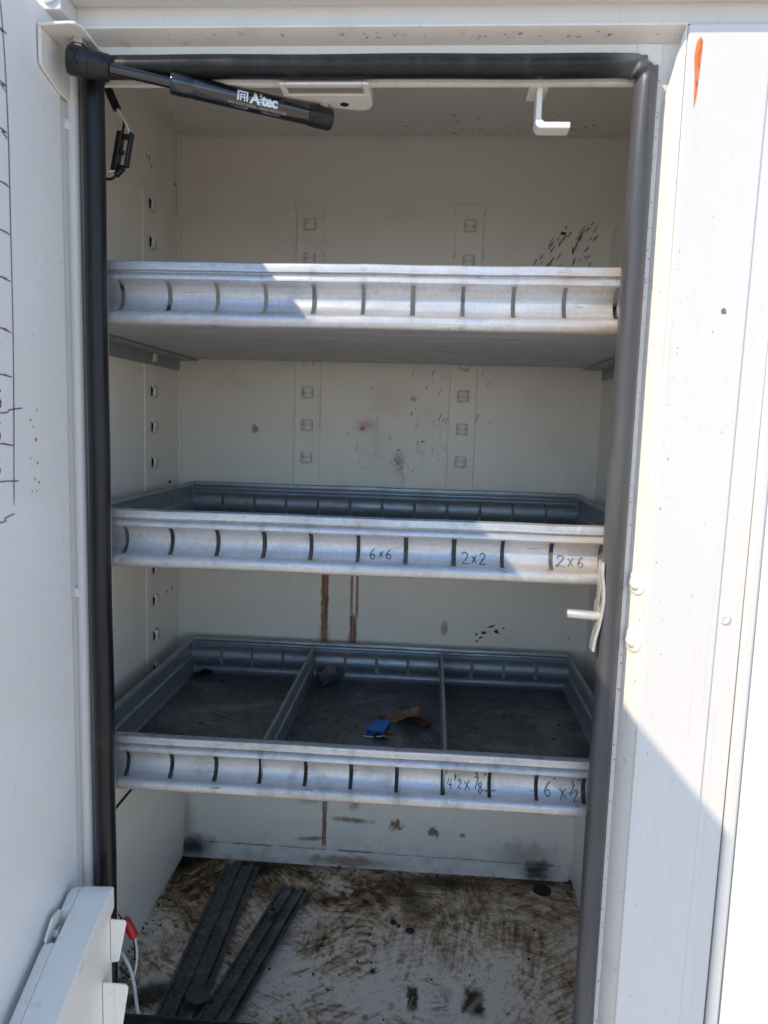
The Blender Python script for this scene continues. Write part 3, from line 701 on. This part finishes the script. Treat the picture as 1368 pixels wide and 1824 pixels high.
ribbon(bm, [doorpt(*p) for p in smooth_path([(a, b, 0) for a, b in vl], 4) and [(q.x, q.y) for q in smooth_path([(a, b, 0) for a, b in vl], 4)]], (0, 1, 0), .0013)
rows = [(-.1234, .2906, -.1142, .2893), (-.1258, .2493, -.1127, .2442), (-.1279, .2124, -.1124, .2074), (-.1303, .1699, -.1120, .1690), (-.1326, .1311, -.1133, .1300), (-.1348, .0929, -.1138, .0915), (-.1371, .0511, -.1152, .0490), (-.1393, .0127, -.1165, .0115), (-.1412, -.0195, -.1023, -.0144), (-.1427, -.0450, -.1172, -.0470), (-.1445, -.0771, -.1111, -.0782), (-.1464, -.1120, -.1187, -.1062)]
for a, b, c, d in rows:
    far = (-.45, b + random.uniform(-.004, .004))
    P = [far, (-.30, b + random.uniform(-.003, .003)), (a, b), ((a + c) / 2, (b + d) / 2 + .0004), (c, d)]
    ribbon(bm, [doorpt(q.x, q.y) for q in smooth_path([(p[0], p[1], 0) for p in P], 5)], (0, 1, 0), .0012)
dobj('marker_table', bm, M_ink_violet)
S_ = [[(.85, .9), (.5, 1.0), (.2, .8), (.4, .55), (.75, .35), (.7, .08), (.35, 0), (.1, .15)]]
EIGHT = [[(.8, .85), (.5, 1), (.2, .8), (.5, .52), (.85, .25), (.5, 0), (.15, .22), (.5, .52), (.82, .82)]]
GL = {'6': [[(.75, 1), (.38, .68), (.12, .3), (.28, .0), (.65, .0), (.8, .25), (.5, .45), (.15, .28)]],
      '2': [[(.1, .72), (.35, 1), (.72, .85), (.62, .5), (.1, .03), (.4, .06), (.95, .0)]],
      'x': [[(.1, .85), (.5, .45), (.9, .05)], [(.85, .9), (.5, .5), (.12, .0)]],
      '4': [[(.25, 1), (.12, .45), (.45, .42), (.9, .48)], [(.68, .95), (.62, .4), (.6, -.05)]],
      '1': [[(.5, 1), (.48, .5), (.45, 0)]], '/': [[(.8, 1), (.5, .5), (.1, 0)]],
      '3': [[(.15, .9), (.5, 1), (.75, .8), (.4, .55), (.8, .3), (.5, 0), (.1, .1)]], '8': EIGHT, 'S': S_,
      '"': [[(.3, 1), (.3, .6)], [(.7, 1), (.68, .6)]], "'": [[(.4, 1), (.4, .6)]]}
bm = NB()
for ch, y, z in (('S', -.1405, -.0150), ('S', -.1428, -.0420), ('8', -.1452, -.0710)):
    for st in GL[ch]:
        pp = smooth_path([(y + u * .0095, z + v_ * .0150, 0) for u, v_ in st], 5)
        ribbon(bm, [doorpt(q.x, q.y) for q in pp], (0, 1, 0), .0017)
dobj('handwriting', bm, M_ink)
bm = NB()
for k in range(11):
    y = random.gauss(-.082, .008); z = random.choice((random.gauss(-.058, .012), random.gauss(-.085, .012), random.gauss(-.03, .01)))
    q = doorpt(y, z, .0003); blot(bm, q, EX, EZ, random.uniform(.0004, .0012), random.uniform(.0006, .0022), random.uniform(-.3, .3), 8)
dobj('paint_chip', bm, plain('brown_scuff', (.14, .10, .06, 1), .6), kind='stuff')
# strut bracket on the door
bm = NB()
def dl(x, y, z): return Md.inverted() @ Vector((x, y, z))
pl = [(-.3475, -.066), (-.3475, -.008), (-.318, -.008), (-.3125, -.013), (-.3095, -.060), (-.3125, -.067), (-.318, -.068)]
prism(bm, pl, lambda x, y: dl(x, y, .3190), lambda x, y: dl(x, y, .3220))
prism(bm, [(-.066, .3190), (-.066, .2880), (-.060, .2850), (-.032, .2770), (-.012, .2770), (-.008, .3190)], lambda y, z: dl(-.3475, y, z), lambda y, z: dl(-.3445, y, z))
sb2 = dobj('strut_bracket', bm, M_bracket, bevel=.0010)
# ball stud and bolt belong to the door as well
bm = NB(); lathe(bm, [(0, .0072), (.0050, .0072), (.0056, .006), (.0058, .0040), (.015, .0040)], dl(-.3225, -.042, .3190), (0, 0, -1), 6); dobj('ball_stud', bm, M_zinc)

# ------------------------------------------------------------------ door rack (white sheet-metal holder bolted low on the door)
rack = thing('door_rack', 'white sheet metal rack bolted to the open door at bottom left', 'door rack', (-.325, -.05, -.52))
bm = NB()
top_line = [(-.048, -.4985), (-.058, -.4990), (-.066, -.5035), (-.1125, -.5215), (-.165, -.5500), (-.26, -.602)]
outl = top_line + [(-.26, -.632), (-.165, -.580), (-.100, -.545), (-.052, -.525), (-.048, -.522)]
prism(bm, outl, lambda y, z: (-.3325, y, z - .002), lambda y, z: (-.2985, y, z))
prism(bm, [(-.048, -.5005), (-.058, -.5010), (-.066, -.5055), (-.072, -.5080), (-.072, -.545), (-.048, -.545)], lambda y, z: (-.3445, y, z - .004), lambda y, z: (-.3326, y, z))
prism(bm, [(-.104, -.5200), (-.1125, -.5235), (-.165, -.5520), (-.26, -.604), (-.26, -.640), (-.104, -.555)], lambda y, z: (-.3445, y, z - .004), lambda y, z: (-.3326, y, z))
obj('top_rail', bm, M_rack, rack, bevel=.0022, seg=3)
bm = NB(); prism(bm, [(-.046, -.522), (-.115, -.552), (-.26, -.632), (-.26, -.80), (-.046, -.80)], lambda y, z: (-.3060, y, z), lambda y, z: (-.3035, y, z)); obj('side_web', bm, M_rack, rack, bevel=.001)
bm = NB(); prism(bm, [(-.303, -.5350), (-.2885, -.5350), (-.2860, -.5375), (-.2945, -.5820), (-.303, -.5840)], lambda x, z: (x, -.0500, z), lambda x, z: (x, -.0480, z)); obj('fin', bm, M_rack, rack, bevel=.001)
bm = NB(); prism(bm, [(-.303, -.5900), (-.2790, -.5900), (-.2760, -.5930), (-.2870, -.6650), (-.303, -.6750)], lambda x, z: (x, -.0700, z), lambda x, z: (x, -.0680, z)); obj('fin', bm, M_rack, rack, bevel=.001)
bm = NB(); prism(bm, [(-.0715, -.512), (-.0780, -.5070), (-.0900, -.5070), (-.1035, -.520), (-.1035, -.556), (-.0715, -.556)], lambda y, z: (-.3440, y, z), lambda y, z: (-.3415, y, z)); tb = obj('mounting_tab', bm, M_rack, rack, bevel=.001)
bm = NB(); lathe(bm, [(0, .0078), (.0012, .0078), (.0014, .0060), (.0052, .0060), (.0060, .0050), (.0060, .001)], (-.3415, -.0870, -.5250), (1, 0, 0), 6); obj('bolt', bm, M_zinc, tb)

# ------------------------------------------------------------------ gas strut
A = Vector((-.3225, -.0425, .3000)); Bp = Vector((-.1105, .0400, .2845)); ax = (Bp - A).normalized(); Ln = (Bp - A).length
gs = thing('gas_strut', 'black gas strut with pale lettering between door and header brackets', 'gas strut', A)
bm = NB(); lathe(bm, [(.012, .0050), (Ln * .40, .0050)], A, ax, 20); obj('rod', bm, M_strut, gs, smooth=True)
c0, c1 = Ln * .352, Ln - .014
bm = NB(); lathe(bm, [(c0, .0060), (c0 + .0004, .0088), (c0 + .0022, .0100), (c0 + .020, .0100), (c0 + .0205, .0097), (c0 + .0212, .0097), (c0 + .0217, .0100), (c1 - .002, .0100), (c1, .0092)], A, ax, 40); cyl = obj('cylinder', bm, M_strut, gs, smooth=True)
def socket(c, d, r, L):
    bm = NB(); lathe(bm, [(-.0105, r * .55), (-.0090, r * .88), (-.0055, r), (.0085, r), (.0090, r * .96), (L, r * .92), (L + .0012, r * .80)], c, d, 24)
    return obj('end_socket', bm, M_black, gs, smooth=True)
s1 = socket(A, ax, .0128, .026); s2 = socket(Bp, -ax, .0108, .016)
bm = NB(); lathe(bm, [(0, .0050), (.014, .0048), (.0165, .0042)], A + Vector((0, 0, .002)), (0, 0, 1), 16); obj('collar', bm, M_zinc, gs, smooth=True)
bm = NB(); tube(bm, [A + Vector((.004, -.0128, .006)), A + Vector((.002, -.0135, -.002)), A + Vector((.004, -.0125, -.008))], .0008, 8); obj('clip', bm, M_black, gs)
# lettering wrapped on the cylinder
mid = A + ax * (c0 + c1) / 2; tocam = (CAM - mid); fr = (tocam - ax * tocam.dot(ax)).normalized(); upv = fr.cross(ax).normalized()
if upv.z < 0: upv = -upv
RC = .01003
def wrap(bm_, s0, dv, tilt=0.0):
    for vv in bm_.verts:
        th = (vv.co.y + dv) / RC; p = A + ax * (s0 + vv.co.x) + RC * (math.cos(th) * fr + math.sin(th) * upv)
        vv.co = p
def text_bm(s, size, bold=0.0, spacing=1.0):
    cu = bpy.data.curves.new('t', 'FONT'); cu.body = s; cu.size = size; cu.offset = bold; cu.space_character = spacing; cu.resolution_u = 3
    o = bpy.data.objects.new('t', cu); C.objects.link(o); dg = bpy.context.evaluated_depsgraph_get()
    me = bpy.data.meshes.new_from_object(o.evaluated_get(dg)); bpy.data.objects.remove(o); bpy.data.curves.remove(cu)
    bm = NB(); bm.from_mesh(me); bpy.data.meshes.remove(me)
    bmesh.ops.triangulate(bm, faces=bm.faces[:])
    for _ in range(2):
        e = [q for q in bm.edges if q.calc_length() > .0010]
        if e: bmesh.ops.subdivide_edges(bm, edges=e, cuts=1); bmesh.ops.triangulate(bm, faces=bm.faces[:])
    return bm
bm = text_bm('Altec', .0130, .0006, .94); wrap(bm, c0 + .0745, -.0010); obj('lettering', bm, M_print, cyl)
bm = NB()                                                     # block emblem left of the name: a squared A in outline
def rect(bm, x0, y0, x1, y1):
    nx = max(1, int((x1 - x0) / .001)); ny = max(1, int((y1 - y0) / .0006))
    vs = [[bm.verts.new((x0 + (x1 - x0) * i / nx, y0 + (y1 - y0) * j / ny, 0)) for j in range(ny + 1)] for i in range(nx + 1)]
    for i in range(nx):
        for j in range(ny): bm.faces.new((vs[i][j], vs[i + 1][j], vs[i + 1][j + 1], vs[i][j + 1]))
for r_ in ((0, 0, .0016, .0090), (.0016, .0074, .0085, .0090), (.0085, 0, .0101, .0090), (.0026, 0, .0038, .0062), (.0038, .0050, .0064, .0062), (.0064, 0, .0075, .0062), (.0038, .0026, .0064, .0036)): rect(bm, *r_)
wrap(bm, c0 + .0620, -.0012); obj('emblem', bm, M_print, cyl)
bm = text_bm('DO NOT OPEN - HIGH PRESSURE', .0038, 0, 1.0); wrap(bm, c0 + .0540, -.0056); obj('lettering', bm, M_print2, cyl)
bm = text_bm('C 10-20087', .0034, 0, 1.0); wrap(bm, c0 + .0570, -.0092); obj('lettering', bm, M_print2, cyl)
bm = text_bm('979P00CN0W', .0030, 0, 1.0); wrap(bm, c0 + .0860, -.0092); obj('lettering', bm, M_print2, cyl)

# ------------------------------------------------------------------ shelves
P = .0508; S0 = -.2689; H = .0625
RAIL = [(.009, -.004), (.0085, -.0008), (.0070, 0), (.0012, 0), (-.0006, -.0010), (-.0010, -.0025), (-.0010, -.0078), (.0022, -.0090), (.0026, -.0105), (-.0012, -.0125), (-.0024, -.0145), (-.0022, -.0168),
        (.0004, -.0185), (.0050, -.0210), (.0082, -.0245), (.0100, -.0290), (.0104, -.0335), (.0094, -.0385), (.0068, -.0430), (.0030, -.0465), (-.0005, -.0484),
        (-.0038, -.0492), (-.0058, -.0510), (-.0068, -.0538), (-.0066, -.0570), (-.0052, -.0598), (-.0028, -.0618), (.0010, -.0625), (.0060, -.0625)]
SLOT_ROWS = range(12, 20)
def rail_bm(x0, x1, yref, zt, sgn, scale, xo, skew=True):
    sw = .0023
    xs = [x0]; sl = []
    for i in range(-2, 11):
        c = S0 + xo + i * P
        if x0 + .006 < c < x1 - .006:
            sw = random.uniform(.0020, .0025)
            xs += [c - .0295 if c - .0295 > xs[-1] else (xs[-1] + c) / 2, c - .012, c - sw, c + sw, c + .011]; sl.append(c)
    xs.append(x1)
    bm = NB(); prof = [(yref + sgn * y, zt + z * scale) for y, z in RAIL]
    ph = random.uniform(0, 6); dent = lambda x, q: .00020 * math.sin(x * 29 + ph + q) + .00012 * math.sin(x * 77 + ph * 2 + q * 1.7)
    V = [[bm.verts.new((x, y + dent(x, 0) * sgn, z + dent(x, 2) * (1.2 if k_ < 7 else .8))) for k_, (y, z) in enumerate(prof)] for x in xs]
    for i in range(len(xs) - 1):
        gap = any(abs((xs[i] + xs[i + 1]) / 2 - c) < 1e-4 for c in sl)
        for j in range(len(prof) - 1):
            if gap and j in SLOT_ROWS: continue
            bm.faces.new((V[i][j], V[i][j + 1], V[i + 1][j + 1], V[i + 1][j]))
    for vv in list(bm.verts):
        if not vv.link_faces: bm.verts.remove(vv)
    return bm
def prof_y(z, scale):
    z = z / scale
    for (y0, z0), (y1, z1) in zip(RAIL, RAIL[1:]):
        if z1 <= z <= z0 and z0 > z1: return y0 + (y1 - y0) * (z0 - z) / (z0 - z1)
    return 0
YF, YBK = .0295, .4160
def make_shelf(zt, scale, xo, label, pan_mat, rail_mat, heavy):
    h = H * scale
    t = thing('storage_shelf', label, 'shelf', ((-.37 + .2374) / 2, .22, zt - h), 'galvanised shelves in the compartment')
    x0, x1 = -.3700, .2390
    obj('front_rail', rail_bm(x0, x1, YF, zt, 1, scale, xo), rail_mat, t, solid=.0011, smooth=True, off=0)
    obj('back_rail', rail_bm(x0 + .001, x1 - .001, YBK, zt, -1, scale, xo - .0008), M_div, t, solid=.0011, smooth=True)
    obj('shelf_pan', B((x0 + .0012, YF + .004, zt - h - .0004), (x1 - .0012, YBK - .004, zt - h + .0008)), pan_mat, t)
    for sx, s in ((x0, 1), (x1, -1)):
        pr = [(sx + s * .006, -.0045), (sx + s * .0048, -.0006), (sx + s * .002, 0), (sx, -.0015), (sx + s * .0002, -.030 * scale), (sx + s * .0028, -.0325 * scale), (sx + s * .0034, -.058 * scale), (sx + s * .006, -h + .0012)]
        bm = NB(); strip(bm, pr, lambda x, z: (x, YF + .0075, zt + z), lambda x, z: (x, YBK - .0075, zt + z))
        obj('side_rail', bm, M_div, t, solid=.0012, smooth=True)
    for sx, s in ((XL + .003, 1), (XR - .001, -1)):
        bm = NB(); strip(bm, [(sx, zt - h - .019), (sx, zt - h - .0025), (sx + s * .030, zt - h - .0022)], lambda x, z: (x, .05, z), lambda x, z: (x, .428, z))
        obj('support_angle', bm, M_div, t, solid=.002, smooth=False)
    return t
def write(shelf, txt_items, zt, scale, mat, wd=.00105, sq=1.0, x0=0.0):
    txt_items = [(c_, x0 + (x_ - x0) * sq, z_, w_ * sq, h_) for c_, x_, z_, w_, h_ in txt_items]
    bm = NB()
    for ch, px, pz, wx, hz in txt_items:
        ra = random.uniform(-.14, .14); dz_ = random.uniform(-.0008, .0008)
        for st in GL[ch]:
            st = [(u + ra * (v_ - .5) + random.uniform(-.04, .04), v_ + random.uniform(-.04, .04)) for u, v_ in st]
            pp = smooth_path([(px + u * wx + random.uniform(-.0002, .0002), pz + v_ * hz, 0) for u, v_ in st], 5)
            ribbon(bm, [(q.x, YF + prof_y(q.y, scale) - .0012, zt + q.y) for q in pp], (0, -1, .15), wd)
    obj('handwriting', bm, mat, shelf)
Z1, Z2, Z3 = .1403, -.1180, -.3717
sh1 = make_shelf(Z1, 1.04, .001, 'top galvanised shelf, its pale underside showing above eye level', M_pan, M_galv, 0)
sh2 = make_shelf(Z2, .985, .002, 'middle galvanised shelf with 6x6, 2x2 and 2x6 handwritten on its front rail', M_pan_mid, M_galv, .5)
sh3 = make_shelf(Z3, .99, .000, 'lowest galvanised shelf, grimy inside with two upright dividers in it', M_pan_dirty, M_galv_shaded, 1)
write(sh2, [('6', -.0515, -.0435, .0070, .0105), ('x', -.0420, -.0425, .0060, .0075), ('6', -.0345, -.0430, .0070, .0095)], Z2, .985, M_ink)
write(sh2, [('2', .0460, -.0450, .0085, .0115), ('x', .0565, -.0440, .0060, .0085), ('2', .0645, -.0450, .0085, .0110)], Z2, .985, M_ink)
write(sh2, [('2', .1445, -.0440, .0100, .0110), ('x', .1565, -.0440, .0070, .0095), ('6', .1665, -.0440, .0075, .0105)], Z2, .985, M_ink_grey)
write(sh3, [("'", .0385, -.0330, .004, .010), ('4', .0415, -.0440, .0075, .0120), ('1', .0495, -.0310, .0030, .0060), ('/', .0500, -.0350, .0040, .0070), ('2', .0545, -.0420, .0060, .0090), ('x', .0630, -.0435, .0085, .0105), ('3', .0760, -.0300, .0055, .0075), ('/', .0775, -.0420, .0055, .0130), ('8', .0810, -.0450, .0065, .0100), ('"', .0875, -.0310, .0055, .0080)], Z3, .99, M_ink, .00095, .84, .0385)
write(sh3, [('6', .1470, -.0440, .0085, .0140), ('"', .1560, -.0310, .0060, .0075), ('x', .1640, -.0460, .0110, .0115), ('1', .1790, -.0320, .0040, .0080), ('/', .1770, -.0430, .0085, .0120), ('2', .1815, -.0470, .0075, .0100), ('"', .1850, -.0310, .0060, .0080)], Z3, .99, M_ink, .00095, .88, .1440)

# dividers standing in the lowest shelf
def divider(x_back, x_front, label, mat):
    y0, y1 = .0420, .4060
    t = thing('shelf_divider', label, 'shelf divider', (x_front, (y0 + y1) / 2, Z3 - .06), 'sheet steel dividers of the shelves')
    pr = [(-.0016, -.0590), (-.0006, -.0585), (-.0004, -.034), (.0018, -.0315), (.0020, -.0295), (-.0002, -.027), (-.0006, -.0045), (.0012, -.0030), (.0022, -.0045)]
    bm = NB(); strip(bm, pr, lambda x, z: (x_front + x, y0, Z3 + z), lambda x, z: (x_back + x, y1, Z3 + z))
    obj('plate', bm, mat, t, solid=.0013, smooth=True)
    for yy, xx in ((y0 - .0005, x_front), (y1 - .002, x_back)): obj('end_tab', B((xx - .001, yy, Z3 - .047), (xx + .001, yy + .003, Z3 - .020)), mat, t)
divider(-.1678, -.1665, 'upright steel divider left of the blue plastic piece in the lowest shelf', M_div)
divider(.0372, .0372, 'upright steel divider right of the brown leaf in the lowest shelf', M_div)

# loose dividers lying on the compartment floor
def loose(p0, p1, wd, z, label, roll=0.0):
    p0 = Vector((*p0, z)); p1 = Vector((*p1, z)); d = (p1 - p0).normalized(); s = d.cross(EZ).normalized()
    t = thing('loose_divider', label, 'shelf divider', (p0 + p1) / 2, 'sheet steel dividers of the shelves')
    pr = [(-.50, .0), (-.49, .0030), (-.43, .0034), (-.40, .0016), (-.20, .0014), (-.17, .0042), (-.06, .0046), (-.03, .0018), (.16, .0016), (.19, .0044), (.30, .0046), (.33, .0018), (.45, .0018), (.48, .0050), (.50, .0048)]
    bm = NB(); strip(bm, [(a * wd, b * 1.7 + a * wd * roll) for a, b in pr], lambda a, b: p0 + s * a + EZ * b, lambda a, b: p1 + s * a + EZ * b)
    obj('plate', bm, M_loose, t, solid=.0012, smooth=True)
    return t, d, s
l1, d1, s1_ = loose((-.280, .060), (-.2815, .4030), .060, ZF + .0012, 'oily steel divider strip lying flat on the floor, the longer one at left')
l2, d2_, s2_ = loose((-.2320, .062), (-.1810, .3440), .050, ZF + .0060, 'oily steel divider strip lying on the floor, its near end over the other strip', .05)
# nut on one strip, round cap where the strips cross
bm = NB(); lathe(bm, [(0, .0085), (.0070, .0085), (.0074, .0072), (.0074, .0045), (.003, .0042)], (-.2035, .2760, ZF + .0130), (.1, .05, 1), 6)
top(obj('hex_nut', bm, M_loose, smooth=False), 'dark hex nut resting on the oily divider strip', 'nut')
bm = NB(); lathe(bm, [(0, .0155), (.0034, .0155), (.0044, .0146), (.0044, .0132), (.0016, .0118), (.0014, .0002)], (-.2640, .1120, ZF + .0125), (.05, -.05, 1), 30)
top(obj('round_cap', bm, plain('grey_oily_cap', (.085, .083, .076, 1), .45), smooth=True), 'round grey cap lying where the two oily strips meet', 'cap')

# ------------------------------------------------------------------ things lying in the lowest shelf
ZS = Z3 - H * .99 + .0009
def item_xy(x, y): return Vector((x, y, ZS))
rz = math.radians(-14); bl = thing('plastic_clip', 'small bright blue plastic clip lying in the lowest shelf', 'plastic clip', (-.0480, .2250, ZS))
Rz = Matrix.Translation((-.0480, .2250, ZS)) @ Matrix.Rotation(rz, 4, 'Z')
bm = NB(); prism(bm, [(-.0165, 0), (.0165, 0), (.0165, .0068), (.0135, .0078), (-.0135, .0078), (-.0165, .0068)], lambda x, z: (x * .78, -.0210, z), lambda x, z: (x * .70, .0190, z * .8)); bm.transform(Rz); obj('body', bm, M_blue, bl, bevel=.0012)
for sx in (-.0062, .0062):
    bm = B((sx - .0042, -.0216, .0022), (sx + .0042, -.0205, .0050)); bm.transform(Rz); obj('slot', bm, plain('dark_blue_recess', (.004, .04, .14, 1), .6), bl)
def leaf(name, c, r, ang, mat, curl, label, cat, seed, tall=.010):
    rnd = random.Random(seed); bm = NB(); n = 16; ce = bm.verts.new((0, 0, .002)); rings = []
    for q in (.5, 1.0):
        rr = []
        for k in range(n):
            a = 2 * math.pi * k / n; R_ = r * q * (1 + (rnd.uniform(-.35, .3) if q == 1 else rnd.uniform(-.1, .1)))
            x, y = R_ * math.cos(a) * 1.35, R_ * math.sin(a)
            rr.append(bm.verts.new((x, y, .0015 + tall * q * q * abs(math.sin(a * 1.5 + curl)) + rnd.uniform(0, .0015))))
        rings.append(rr)
    for k in range(n):
        bm.faces.new((ce, rings[0][k], rings[0][(k + 1) % n])); bm.faces.new((rings[0][k], rings[1][k], rings[1][(k + 1) % n], rings[0][(k + 1) % n]))
    bm.transform(Matrix.Translation(c) @ Matrix.Rotation(ang, 4, 'Z'))
    return top(obj(name, bm, mat, solid=.0004, smooth=True), label, cat)
leaf('dead_leaf', item_xy(-.0120, .2560), .0170, .2, M_leaf, .5, 'curled tan dead leaf beside the blue plastic clip', 'leaf', 3, .014)
leaf('dead_leaf', item_xy(.0060, .2440), .0135, -.5, M_leaf2, 1.3, 'dark brown dead leaf between tan leaf and divider', 'leaf', 4, .007)
leaf('dead_leaf', item_xy(-.0420, .1980), .0100, .3, M_leaf2, .2, 'small dark brown leaf scrap in front of the blue plastic clip', 'leaf', 8, .004)
leaf('dead_leaf', item_xy(-.0500, .2640), .0065, .3, M_leaf, .2, 'tiny tan leaf scrap behind the blue plastic clip', 'leaf', 11, .003)
leaf('tape_scrap', item_xy(-.1420, .3850), .0200, 1.1, M_tape, .9, 'crumpled grey tape scrap against the back rail of the lowest shelf', 'tape scrap', 5, .024)
leaf('rubber_scrap', item_xy(-.3480, .3950), .0130, 1.1, M_soot, .9, 'black rubber scrap in the back left corner of the lowest shelf', 'scrap', 9, .005)
bm = NB(); tube(bm, smooth_path([item_xy(-.066, .1945) + EZ * .002, item_xy(-.052, .1915) + EZ * .003, item_xy(-.038, .1945) + EZ * .004, item_xy(-.032, .1975) + EZ * .003], 5), .0009, 8)
top(obj('zip_tie_end', bm, M_wirew, smooth=True), 'thin white plastic sliver beside the smallest brown leaf scrap', 'sliver')
bm = NB()
for k in range(90):
    x = random.uniform(-.36, .23); y = random.uniform(.05, .40)
    a = random.uniform(0, 3.1); L = random.uniform(.002, .010)
    tube(bm, [item_xy(x, y) + EZ * .0008, item_xy(x + math.cos(a) * L, y + math.sin(a) * L) + EZ * .0009], random.uniform(.0003, .0008), 5)
o = obj('litter', bm, M_leaf2); o['kind'] = 'stuff'; o['label'] = 'fine plant litter on the lowest shelf'; o['category'] = 'litter'
bm = NB()
for x, y, r in ((.0034, .2760, .0065), (-.022, .292, .005), (-.014, .286, .0035), (-.045, .19, .003), (.015, .335, .002), (-.30, .13, .004), (-.34, .105, .006), (.19, .30, .002)):
    bmesh.ops.create_icosphere(bm, subdivisions=2, radius=r, matrix=Matrix.Translation((x, y, ZF + r * .35)) @ Matrix.Diagonal((1, .9, .6, 1)))
for k in range(260):
    e_ = random.random()
    x, y = ((random.uniform(-.40, .26), random.uniform(.395, .428)) if e_ < .35 else (random.uniform(-.392, -.365) + .0, random.uniform(.08, .42)) if e_ < .65 else (random.uniform(-.38, .26), random.uniform(.07, .42)))
    r = random.uniform(.0006, .0022)
    bmesh.ops.create_icosphere(bm, subdivisions=1, radius=r, matrix=Matrix.Translation((x, y, ZF + r * .4)))
for vv in bm.verts: vv.co += Vector((random.uniform(-1, 1), random.uniform(-1, 1), random.uniform(-.5, .5))) * .0005
o = obj('dirt', bm, M_soot); o['kind'] = 'stuff'; o['label'] = 'dark crumbs of dirt on the compartment floor'; o['category'] = 'dirt'

# ------------------------------------------------------------------ wiring
wh = thing('wiring_harness', 'black taped wiring plug with cream wires hanging behind the seal at top left', 'wiring', (-.320, .04, .23))
def path(px): return smooth_path(px, 6)
bm = NB(); tube(bm, path([(-.3335, .040, .3170), (-.3290, .040, .3060), (-.3235, .042, .2930)]), [.0044] * 13, 12); obj('sleeve', bm, M_black, wh, smooth=True)
bm = NB(); tube(bm, path([(-.3235, .042, .2940), (-.3185, .044, .2860), (-.3140, .044, .2770), (-.3115, .044, .2690)]), .0013, 8); obj('wire', bm, M_wirew, wh, smooth=True)
bm = NB(); tube(bm, path([(-.3230, .044, .2940), (-.3185, .046, .2840), (-.3195, .046, .2740), (-.3210, .046, .2660)]), .0013, 8); obj('wire', bm, M_wireb, wh, smooth=True)
Mx = Matrix.Translation((-.3200, .044, .2530)) @ Matrix.Rotation(math.radians(11), 4, 'Y')
bm = B((-.0070, -.005, -.0210), (-.0012, .005, .0185)); bm.transform(Mx); obj('plug_housing', bm, M_black, wh, bevel=.0010)
bm = NB(); box(bm, (.0056, -.004, -.0150), (.0092, .004, .0200)); bm.transform(Mx); obj('plug_housing', bm, M_black, wh, bevel=.0015)
bm = NB(); box(bm, (-.0011, -.003, .0120), (.0055, .003, .0170)); box(bm, (-.0011, -.003, -.0190), (.0058, .003, -.0140)); box(bm, (-.0011, -.0035, -.0030), (.0016, .0035, .0020)); bm.transform(Mx); obj('plug_clip', bm, M_black, wh, bevel=.0006)
bm = NB(); tube(bm, path([(-.3390, .042, .2330), (-.3320, .040, .2315), (-.3260, .042, .2330)]), .0014, 8); obj('wire', bm, M_wirew, wh, smooth=True)
bm = NB(); tube(bm, path([(-.3400, .042, .2250), (-.3300, .040, .2245), (-.3250, .041, .2285), (-.3215, .044, .2340)]), [.0014] * 12 + [.0032] * 7, 8); obj('wire', bm, M_wireb, wh, smooth=True)
rw = thing('wire_splice', 'red splice joining white and black wires beside the seal at lower left', 'wiring', (-.325, .04, -.62))
bm = NB(); tube(bm, [(-.3275, .0400, -.6010), (-.3265, .0400, -.6030), (-.3165, .0400, -.6215), (-.3155, .0400, -.6235)], [.0042, .0056, .0056, .0040], 14); obj('splice_sleeve', bm, M_red, rw, smooth=True)
bm = NB(); tube(bm, path([(-.3350, .040, -.5925), (-.3315, .040, -.5960), (-.3275, .040, -.6015)]), .0013, 8); obj('wire', bm, plain('tan_wire', (.42, .32, .24, 1), .4), rw, smooth=True)
bm = NB(); tube(bm, path([(-.3400, .041, -.5900), (-.3345, .041, -.5960), (-.3290, .041, -.6040)]), .0017, 8); obj('wire', bm, M_wireb, rw, smooth=True)
bm = NB(); tube(bm, path([(-.3155, .040, -.6225), (-.3128, .039, -.6380), (-.3130, .038, -.6560), (-.3165, .037, -.6720), (-.3220, .038, -.6760)]), .0014, 8); obj('wire', bm, M_wirew, rw, smooth=True)
bm = NB(); tube(bm, path([(-.3165, .041, -.6240), (-.3150, .040, -.6400), (-.3140, .040, -.6580), (-.3190, .042, -.6760), (-.3260, .042, -.6740), (-.3350, .042, -.6640)]), .0018, 8); obj('wire', bm, M_wireb, rw, smooth=True)
bm = NB(); tube(bm, path([(-.3400, .036, -.6300), (-.3300, .035, -.6400), (-.3200, .034, -.6560), (-.3150, .035, -.6780), (-.3125, .036, -.7050), (-.3110, .04, -.730)]), .0021, 10); obj('wire', bm, plain('clear_white_sleeve', (.62, .64, .68, 1), .25), rw, smooth=True)
